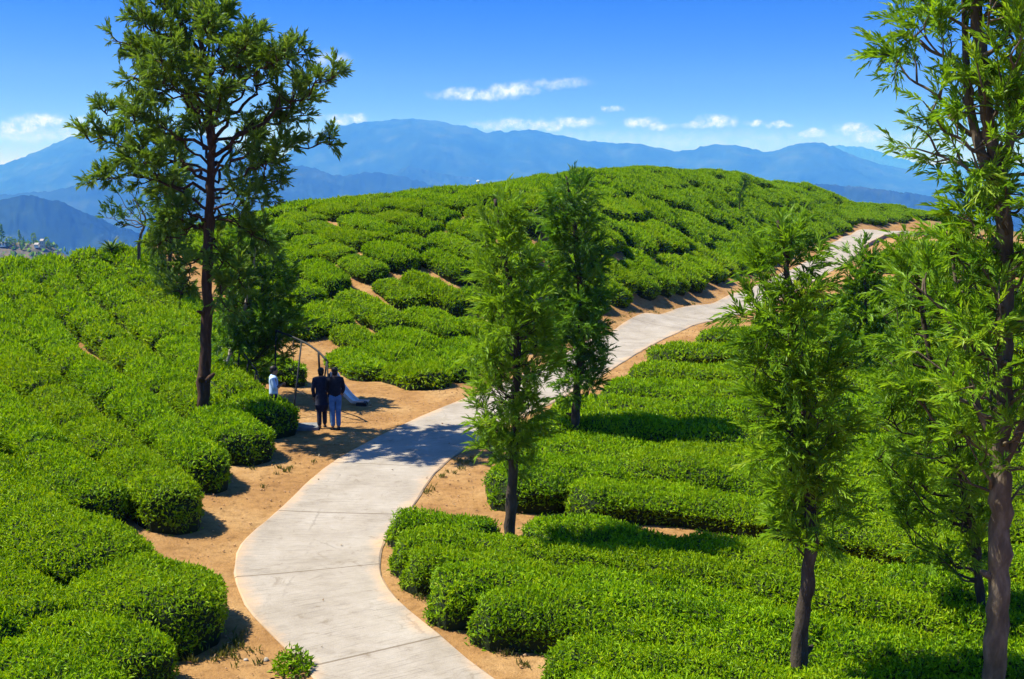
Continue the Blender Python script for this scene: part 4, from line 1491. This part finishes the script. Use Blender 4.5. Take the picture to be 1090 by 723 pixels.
# undergrowth of the knoll slope
P = []
for _ in range(1500):
    a_, b_ = rng.integers(0, 90), rng.integers(2, 17)
    P.append(V[a_, b_] + rng.normal(size=3) * [3, 3, .3])
P = np.array(P)
Nn = unit(rng.normal(size=P.shape) + np.array([0, -.3, .8]))
Vv, Ff = leaves(P, Nn, 4.0, .8, .6, .7)
o = link('far_woodland', mesh_arrays('far_woodland', Vv, Ff, [M_oak_shade], None, np.repeat(rng.uniform(0, .8, len(P)), 2)))
tag(o, 'scrubby wood covering the far knoll slope', 'woodland', kind='stuff')

M_pane = noise_material('dark_window_pane', [(.3, (.02, .025, .03)), (.7, (.05, .06, .07))], 3, .2)
M_roof = noise_material('grey_tin_roof', [(.3, (.18, .17, .17)), (.7, (.32, .30, .29))], 2, .6)
M_cream = noise_material('cream_wall', [(.3, (.40, .36, .30)), (.7, (.50, .46, .40))], 1, .8)


def house(px, py, w, h, dpt, label, wallm):
    c_ = at(px, py, kn_D - 14)
    z0 = knoll_z(c_[0], c_[1]) - .6
    z0 = min(z0, c_[2])
    o = empty('house', (c_[0], c_[1], z0))
    g_ = Geo()
    g_.box((0, 0, h / 2), (w, dpt, h))
    g_.build('wall', wallm, o)
    g_ = Geo()
    g_.add([(-w * .56, -dpt * .56, h + .003), (w * .56, -dpt * .56, h + .003), (w * .56, dpt * .56, h + .003), (-w * .56, dpt * .56, h + .003), (-w * .56, 0, h + 1.5), (w * .56, 0, h + 1.5)],
           [(0, 1, 5, 4), (2, 3, 4, 5), (0, 4, 3, 0), (1, 2, 5, 1), (3, 2, 1, 0)])
    g_.build('roof', M_roof, o)
    for k in (-1, 1):
        for lv in range(max(1, int(h / 3))):
            g_ = Geo()
            g_.box((k * w * .24, -dpt / 2 - .03, 1.7 + lv * 2.8), (w * .2, .1, 1.2))
            g_.build('window', M_pane, o)
    tag(o, label, 'house', 'houses on the far knoll')


house(45.5, 264.5, 2.6, 6.2, 3.5, 'tall narrow cream house on the far knoll', M_cream)
house(39.5, 261.5, 3.2, 2.6, 4, 'low white house left of the narrow cream one', M_white)
house(3, 257.5, 4.5, 2.4, 4, 'small white house at the left picture edge', M_white)

# ------------------------------------------------------------------ playground by the dirt bay
def gpt(px, py, d=None):
    p = ground(px, py)
    return p


# rectangular climbing/swing frame (right) : two A legs and a sloping rail
fr = empty('swing_frame', (at(320, 448, 30.2)[0], 30.2, tz(*at(320, 448, 30.2)[:2])))
fb = np.array(fr.location)


def pole(name, a, b, r=.03, parent=None, base=None):
    g_ = Geo()
    g_.tube([a, (np.array(a) + np.array(b)) / 2, b], r, 8)
    return g_.build(name, M_metal, parent, smooth=True, offset=base)


beam_a, beam_b = at(294, 352, 31.6), at(348, 384, 29.9)
mid_b = at(321, 363, 30.8)


def foot(px, d):
    p = at(px, 440, d)
    return np.array((p[0], p[1], tz(p[0], p[1]) - .12))


g_ = Geo()
g_.tube(catmull(np.array([beam_a, mid_b, at(337, 373, 30.3), beam_b]), 5), .03, 8)
g_.build('beam', M_metal, fr, smooth=True, offset=fb)
pole('leg', at(294, 352, 31.6), foot(292, 31.8), .022, fr, fb)
pole('leg', mid_b, foot(311, 30.0), .024, fr, fb)
pole('leg', beam_b, foot(352, 29.6), .024, fr, fb)
pole('leg', beam_b, foot(340, 31.0), .024, fr, fb)
pole('brace', at(339, 375, 30.2), at(340, 393, 30.2), .03, fr, fb)
pole('chain', at(312, 362, 31.0), at(314, 425, 31.0), .008, fr, fb)
pole('rope', at(312, 413, 30.6), at(338, 428, 30.2), .012, fr, fb)
tag(fr, 'dark metal swing frame with sloping top beam beside two standing men', 'swing frame')

f2 = empty('climbing_frame', (at(268, 430, 30.8)[0], 30.8, tz(*at(268, 430, 30.8)[:2])))
f2b = np.array(f2.location)
pole('rail', at(256, 371, 31.4), at(273, 395, 30.6), .024, f2, f2b)
pole('leg', at(273, 395, 30.6), foot(266, 30.9), .024, f2, f2b)
pole('leg', at(273, 395, 30.6), foot(286, 30.4), .024, f2, f2b)
pole('leg', at(265, 384, 31.0), foot(256, 31.4), .024, f2, f2b)
pole('leg', at(256, 371, 31.4), foot(247, 31.7), .024, f2, f2b)
tag(f2, 'low dark metal climbing frame with splayed legs behind the left hedge end', 'climbing frame')

# slide chute
sl_bot = ground(378, 428, .10)
sl_top = at(354, 397, sl_bot[1] + .6)
sl = empty('slide', (sl_bot[0], sl_bot[1], tz(sl_bot[0], sl_bot[1])))
slb = np.array(sl.location)
axis = unit(sl_bot - sl_top)
side = unit(np.cross(axis, [0, 0, 1.0]))
upn = np.cross(side, axis)
path = [sl_top + (sl_bot - sl_top) * t + np.array([0, 0, -.10 * math.sin(math.pi * t)]) for t in np.linspace(0, 1, 8)]
path.append(sl_bot + np.array([.32, -.02, .0]))
prof = [(-.11, .08), (-.13, .08), (-.13, -.03), (.13, -.03), (.13, .08), (.11, .08), (.10, 0), (-.10, 0)]
V, F = [], []
for p in path:
    for (a, b) in prof:
        V.append(p + side * a + upn * b)
k = len(prof)
for i in range(len(path) - 1):
    for j in range(k):
        F.append((i * k + j, i * k + (j + 1) % k, (i + 1) * k + (j + 1) % k, (i + 1) * k + j))
link('chute', mesh_arrays('chute', np.array(V) - slb, np.array(F), [M_slide]), sl)
pole('leg', sl_top + side * .14, np.array([*(sl_top + side * .14)[:2], tz(*sl_top[:2]) - .1]), .03, sl, slb)
pole('leg', sl_top - side * .14, np.array([*(sl_top - side * .14)[:2], tz(*sl_top[:2]) - .1]), .03, sl, slb)
g_ = Geo()
g_.box((sl_bot + [.2, 0, -.2]) * [1, 1, 0] + [0, 0, tz(*sl_bot[:2]) + .05], (.30, .4, .10))
g_.build('foot_block', M_metal, sl, offset=slb)
tag(sl, 'pale slide chute ending on the dirt right of the men', 'slide')

# concrete slab by the hedge end
p = at_z(321, 457, .05)
sb = Geo()
sb.box((0, 0, .02), (.8, .6, .16))
s_o = sb.build('concrete_slab', M_slab)
bv = s_o.modifiers.new('bevel', 'BEVEL')
bv.width = .02
s_o.location = (p[0], p[1] + .35, tz(p[0], p[1] + .35))
s_o.rotation_euler = (0, 0, .1)
tag(s_o, 'small grey concrete slab on the dirt at the hedge end', 'slab')

# white-topped marker post on the hill crest
p = at(509, 191, 67)
pz = tz(p[0], p[1])
mk = empty('marker_post', (p[0], p[1], pz))
zt_ = min(at(509, 187, 67)[2] - pz, 1.15)
g_ = Geo()
g_.tube([(0, 0, -.2), (0, 0, zt_ * .5), (0, 0, zt_)], .022, 6)
g_.build('post', M_bark_pale, mk)
g_ = Geo()
g_.ball((0, 0, zt_), (.11, .11, .08), 10, 6)
g_.build('white_cap', M_white, mk)
tag(mk, 'thin marker post with white top on the far hill skyline', 'post')

# ------------------------------------------------------------------ people
def skin_mesh(name, verts, edges, radii, mat, levels=2, root=0):
    me = bpy.data.meshes.new(name)
    me.from_pydata([tuple(v) for v in verts], edges, [])
    o = bpy.data.objects.new(name, me)
    C.objects.link(o)
    md = o.modifiers.new('skin', 'SKIN')
    md.use_smooth_shade = True
    if not me.skin_vertices:
        me.skin_vertices.new()
    for i, r in enumerate(radii):
        sv = me.skin_vertices[0].data[i]
        sv.radius = (r, r) if np.isscalar(r) else r
        sv.use_root = (i == root)
    sd = o.modifiers.new('sub', 'SUBSURF')
    sd.levels = levels
    sd.render_levels = levels
    dg = bpy.context.evaluated_depsgraph_get()
    me2 = bpy.data.meshes.new_from_object(o.evaluated_get(dg))
    bpy.data.objects.remove(o)
    me2.materials.clear()
    me2.materials.append(mat)
    return me2


M_skin = noise_material('skin', [(.3, (.17, .085, .05)), (.7, (.25, .135, .085))], 8, .6)
M_hair = noise_material('black_hair', [(.3, (.006, .005, .005)), (.7, (.02, .017, .015))], 30, .5)
M_shirt = noise_material('pale_blue_cotton', [(.3, (.30, .44, .68)), (.7, (.40, .55, .78))], 7, .9, .2)
M_navy = noise_material('dark_navy_cloth', [(.3, (.008, .010, .02)), (.7, (.022, .027, .05))], 8, .9, .2)
M_black = noise_material('black_cloth', [(.3, (.008, .008, .012)), (.7, (.020, .020, .028))], 8, .9, .2)
M_jeans = noise_material('blue_denim', [(.3, (.05, .12, .27)), (.7, (.11, .23, .43))], 9, .9, .3)
M_shoe = noise_material('dark_shoe', [(.3, (.012, .011, .010)), (.7, (.04, .035, .03))], 9, .6)
M_eye = noise_material('eye', [(.3, (.01, .01, .01)), (.7, (.04, .03, .03))], 9, .2)


def person(loc, rz, label, H, topm, legm, arms, coat=False, lean=0.0, stance=.10, legs_fwd=(0, 0)):
    """arms: for (left, right) -> elbow, wrist in body coordinates (x right, y forward, z up) at height 1.70"""
    o = empty('person', loc, rz)
    k = H / 1.70
    o.scale = (k, k, k)
    V = [(0, 0, .94), (0, .01, 1.10), (0, .0, 1.28), (0, -.01, 1.40), (0, 0, 1.47), (0, .015, 1.54), (0, .02, 1.62), (0, .01, 1.67)]
    Rd = [(.15, .11), (.145, .10), (.165, .11), (.15, .095), (.055, .055), (.070, .085), (.078, .095), (.05, .06)]
    Ed = [(0, 1), (1, 2), (2, 3), (3, 4), (4, 5), (5, 6), (6, 7)]
    armi, legi = [], []
    for s, (elb, wri) in zip((-1, 1), arms):
        i0 = len(V)
        elb = np.array(elb)
        wri = np.array(wri)
        hand = wri + unit(wri - elb) * .09
        V += [(s * .18, -.01, 1.385), tuple(elb), tuple(wri), tuple(hand)]
        Rd += [.06, .045, .030, (.036, .022)]
        Ed += [(3, i0), (i0, i0 + 1), (i0 + 1, i0 + 2), (i0 + 2, i0 + 3)]
        armi.append((np.array(V[i0]), elb, wri, hand))
    for s, fw in zip((-1, 1), legs_fwd):
        i0 = len(V)
        V += [(s * .09, 0, .86), (s * stance, .02 + fw * .5, .48), (s * stance, fw, .09), (s * stance * 1.05, fw + .07, .045), (s * stance * 1.1, fw + .16, .03)]
        Rd += [.088, .058, .042, .040, .028]
        Ed += [(0, i0), (i0, i0 + 1), (i0 + 1, i0 + 2), (i0 + 2, i0 + 3), (i0 + 3, i0 + 4)]
        legi.append(i0)
    # nose and ears
    i0 = len(V)
    V += [(0, .125, 1.575), (-.082, 0, 1.585), (.082, 0, 1.585)]
    Rd += [.016, .014, .014]
    Ed += [(5, i0), (5, i0 + 1), (5, i0 + 2)]
    V = [(x, y + lean * max(0, z - .94), z) for x, y, z in V]
    body = link('body', skin_mesh('body', V, Ed, Rd, M_skin), o)
    # fingers, fused into the body mesh's hands
    fg = Geo()
    for s, (sh, elb, wri, hand) in zip((-1, 1), armi):
        d = unit(wri - elb)
        sd = unit(np.cross(d, [0, 0, 1.0]) + 1e-3)
        pn = np.cross(d, sd)
        hand = hand + np.array([0, lean * max(0, hand[2] - .94), 0])
        for q, (off, ln) in enumerate(((-.026, .065), (-.009, .075), (.009, .07), (.026, .055))):
            b = hand + sd * off - d * .015
            fg.tube([b, b + d * ln * .5 + pn * .006, b + d * ln * .85 + pn * .025, b + d * ln * .9 + pn * .04], [.0085, .008, .007, .005], 6)
        b = hand - d * .05 + sd * .03 * s
        fg.tube([b, b + d * .03 + sd * .025 * s + pn * .01, b + d * .055 + sd * .025 * s + pn * .02], [.01, .009, .006], 6)
    fg.build('hands', M_skin, o, smooth=True)
    eg = lean * .64
    for s in (-1, 1):
        g_ = Geo()
        g_.ball((s * .032, .093 + eg, 1.60), .011, 8, 6)
        g_.build('eye', M_eye, o, smooth=True)
    # hair
    g_ = Geo()
    g_.ball((0, -.008 + eg, 1.635), (.090, .104, .088), 14, 10)
    g_.ball((0, -.045 + eg, 1.575), (.080, .065, .085), 12, 8)
    g_.build('hair', M_hair, o, smooth=True)
    # top: shirt or coat with sleeves
    tv = [(0, 0, .80), V[1], V[2], V[3], (0, V[3][1] + .005, 1.49)]
    tr_ = [(.178, .138), (.170, .126), (.190, .135), (.185, .125), (.085, .08)]
    te = [(0, 1), (1, 2), (2, 3), (3, 4)]
    if coat:
        tv += [(0, 0, .70), (0, .0, .46)]
        tr_ += [(.19, .155), (.205, .17)]
        te += [(0, 5), (5, 6)]
    for (sh, elb, wri, hand) in armi:
        i0 = len(tv)
        end = wri if coat or topm is not M_shirt else elb + (wri - elb) * .25
        tv += [tuple(sh), tuple(elb), tuple(end)]
        tr_ += [.073, .060, .048 if coat or topm is not M_shirt else .060]
        te += [(3, i0), (i0, i0 + 1), (i0 + 1, i0 + 2)]
    link('coat' if coat else 'shirt', skin_mesh('top', tv, te, tr_, topm), o)
    pv_ = [(0, 0, 1.04), (0, 0, .90)]
    pr_ = [(.160, .120), (.165, .125)]
    pe_ = [(0, 1)]
    for i0 in legi:
        j = len(pv_)
        pv_ += [V[i0], V[i0 + 1], (V[i0 + 2][0], V[i0 + 2][1] - .005, .10)]
        pr_ += [.102, .075, .066]
        pe_ += [(1, j), (j, j + 1), (j + 1, j + 2)]
    link('trousers', skin_mesh('trousers', pv_, pe_, pr_, legm), o)
    for i0 in legi:
        a = np.array(V[i0 + 2])
        link('shoe', skin_mesh('shoe', [(a[0], a[1] - .05, .045), (a[0], a[1] + .05, .045), (a[0] * 1.05, a[1] + .17, .035)], [(0, 1), (1, 2)], [.046, .05, .038], M_shoe, 1), o)
    tag(o, label, 'person')
    return o


def feet(px, py_, d):
    p = at(px, py_, d)
    return (p[0], p[1], tz(p[0], p[1]))


person(ground(292, 456), R(-75), 'man in pale blue short-sleeved shirt looking at his hand, dark trousers', 1.68, M_shirt, M_navy,
       (((-.22, .05, 1.12), (-.08, .20, 1.17)), ((.22, .05, 1.12), (.06, .21, 1.20))), lean=.05)
person(feet(343, 455, 28.9), R(8), 'person in long dark navy coat seen from behind, left of the pair', 1.66, M_navy, M_navy,
       (((-.23, .0, 1.12), (-.20, .10, .88)), ((.22, -.02, 1.12), (.21, .06, .86))), coat=True, stance=.07, legs_fwd=(-.08, .10))
person(feet(357.5, 456, 28.75), R(14), 'man in black top and blue jeans seen from behind', 1.70, M_black, M_jeans,
       (((-.22, .02, 1.12), (-.14, .18, 1.02)), ((.23, .02, 1.13), (.20, .17, .98))), stance=.075)

# ------------------------------------------------------------------ small things on the dirt
def rock(px, py, r, lab):
    p = ground(px, py)
    n = 60
    g_ = Geo()
    g_.ball((0, 0, 0), (r, r * .8, r * .6), 10, 8)
    Vv = g_.v[0]
    Vv *= (1 + .22 * vnoise(Vv[:, 0] / r * 1.4 + px, Vv[:, 1] / r * 1.4 + Vv[:, 2] / r, int(px)))[:, None]
    o = g_.build('stone', M_stone)
    o.location = (p[0], p[1], tz(p[0], p[1]) + r * .25)
    o.rotation_euler = (0, 0, rng.uniform(0, 6))
    tag(o, lab, 'stone', 'loose stones on the dirt verge')


rock(283, 704, .05, 'pale stone on the dirt nearest the lane edge')
rock(262, 706, .04, 'small stone by the bottom left hedge')
rock(226, 420, .10, 'pale stone under the big left tree trunk')

# leafy weed clump at the lane edge
p = ground(312, 718)
V1, F1, own = None, None, None
wc = empty('weed_clump', (p[0], p[1], tz(p[0], p[1])))
n = 420
a = rng.uniform(0, 6.28, n)
rr = .26 * np.sqrt(rng.uniform(0, 1, n))
hh = .34 * (1 - (rr / .28) ** 2) * rng.uniform(.2, 1, n)
P = np.stack([np.cos(a) * rr, np.sin(a) * rr, hh], 1)
Vv, Ff = leaves(P, unit(np.stack([np.cos(a), np.sin(a), np.full(n, 1.2)], 1)), .085, .42, .45, .9)
link('leaves', mesh_arrays('leaves', Vv, Ff, [M_tea], None, np.repeat(rng.uniform(0, .7, n), 2)), wc)
g_ = Geo()
for k in range(14):
    aa = rng.uniform(0, 6.28)
    g_.tube([(0, 0, -.03), (.06 * math.cos(aa), .06 * math.sin(aa), .14), (.15 * math.cos(aa), .15 * math.sin(aa), .28)], [.008, .006, .003], 4, False)
tag(g_.build('stems', M_stem, wc), kind='stuff')
tag(wc, 'leafy weed clump at the left lane edge, bottom of picture', 'weed')

# sparse grass tufts along the verges
P = []
for (px0, py0, px1, py1, cnt, spread) in [(420, 640, 550, 715, 60, .35), (200, 690, 300, 700, 50, .5), (400, 600, 440, 640, 30, .2), (452, 530, 500, 490, 20, .2), (230, 640, 300, 690, 12, .4), (640, 352, 740, 325, 60, .5), (270, 520, 330, 490, 8, .4)]:
    a_, b_ = ground(px0, py0), ground(px1, py1)
    for _ in range(cnt):
        q = a_ + (b_ - a_) * rng.uniform() + rng.normal(size=3) * spread * .6
        dmin = np.min(np.linalg.norm(rc_f - q[:2], axis=1))
        if dmin < ROAD_W / 2 + .08:
            continue
        for _k in range(rng.integers(6, 16)):
            P.append((q[0] + rng.normal() * .04, q[1] + rng.normal() * .04, 0))
P = np.array(P)
P[:, 2] = terrain(P[:, 0], P[:, 1]) - .01
Vv, Ff = leaves(P, np.tile([0, 0, 1.0], (len(P), 1)), .11, .14, 1.0, .55)
o = link('grass', mesh_arrays('grass', Vv, Ff, [M_grass], None, np.repeat(rng.uniform(0, 1, len(P)), 2)))
tag(o, 'sparse grass tufts on the dirt verges of the lane', 'grass', kind='stuff')

# pebbles and clods
P = []
for _ in range(2600):
    s_ = rng.integers(0, len(rc_f))
    sgn = rng.choice([-1, 1])
    i_ = min(s_, len(rc_f) - 2)
    tn_ = unit(rc_f[i_ + 1] - rc_f[i_])
    nn_ = np.array([tn_[1], -tn_[0]])
    P.append(rc_f[s_] + nn_ * sgn * (ROAD_W / 2 + .05 + abs(rng.normal()) * 1.3))
P = np.array(P)
P = P[(P[:, 1] < 60)]
dm = np.array([np.min(np.linalg.norm(rc_f - q, axis=1)) for q in P])
P = P[dm > ROAD_W / 2 + .05]
g_ = Geo()
for q in P:
    r_ = rng.uniform(.008, .028)
    g_.ball((q[0], q[1], tz(q[0], q[1]) + r_ * .3 + .02), (r_, r_ * rng.uniform(.6, 1), r_ * .6), 5, 4)
M_peb = noise_material('earth_clods', [(.3, (.22, .11, .045)), (.55, (.40, .24, .12)), (.75, (.55, .42, .30))], 3, .95)
o = g_.build('gravel', M_peb)
tag(o, 'small clods and pebbles strewn on the dirt beside the lane', 'gravel', kind='stuff')

# fallen leaves on the dirt and the lane rims
P = []
for _ in range(1500):
    s_ = int(rng.integers(0, len(rc_f) - 1))
    if rc_f[s_][1] > 50:
        continue
    tn_ = unit(rc_f[s_ + 1] - rc_f[s_])
    nn_ = np.array([tn_[1], -tn_[0]])
    P.append(rc_f[s_] + nn_ * rng.choice([-1, 1]) * (ROAD_W / 2 + rng.normal(.9, .9)))
P = np.array(P)
dm = np.array([np.min(np.linalg.norm(rc_f - q, axis=1)) for q in P])
zz = terrain(P[:, 0], P[:, 1]) + np.where(dm < ROAD_W / 2 - .02, .045, .035)
keep = (dm > ROAD_W / 2 + .03) | ((dm < ROAD_W / 2 - .05) & (rng.uniform(size=len(P)) < .25))
P3 = np.column_stack([P, zz])[keep]
M_dead = leaf_material('dead_leaf', (.06, .035, .012), (.22, .14, .05), .1)
flat = unit(np.column_stack([rng.normal(size=len(P3)), rng.normal(size=len(P3)), np.full(len(P3), .12)]))
Vv, Ff = leaves(P3, flat, .065, .45, 1.5, .1)
o = link('leaf_litter', mesh_arrays('leaf_litter', Vv, Ff, [M_dead], None, np.repeat(rng.uniform(0, 1, len(P3)), 2)))
tag(o, 'dry fallen leaves scattered on the dirt and lane rims', 'leaf litter', kind='stuff')
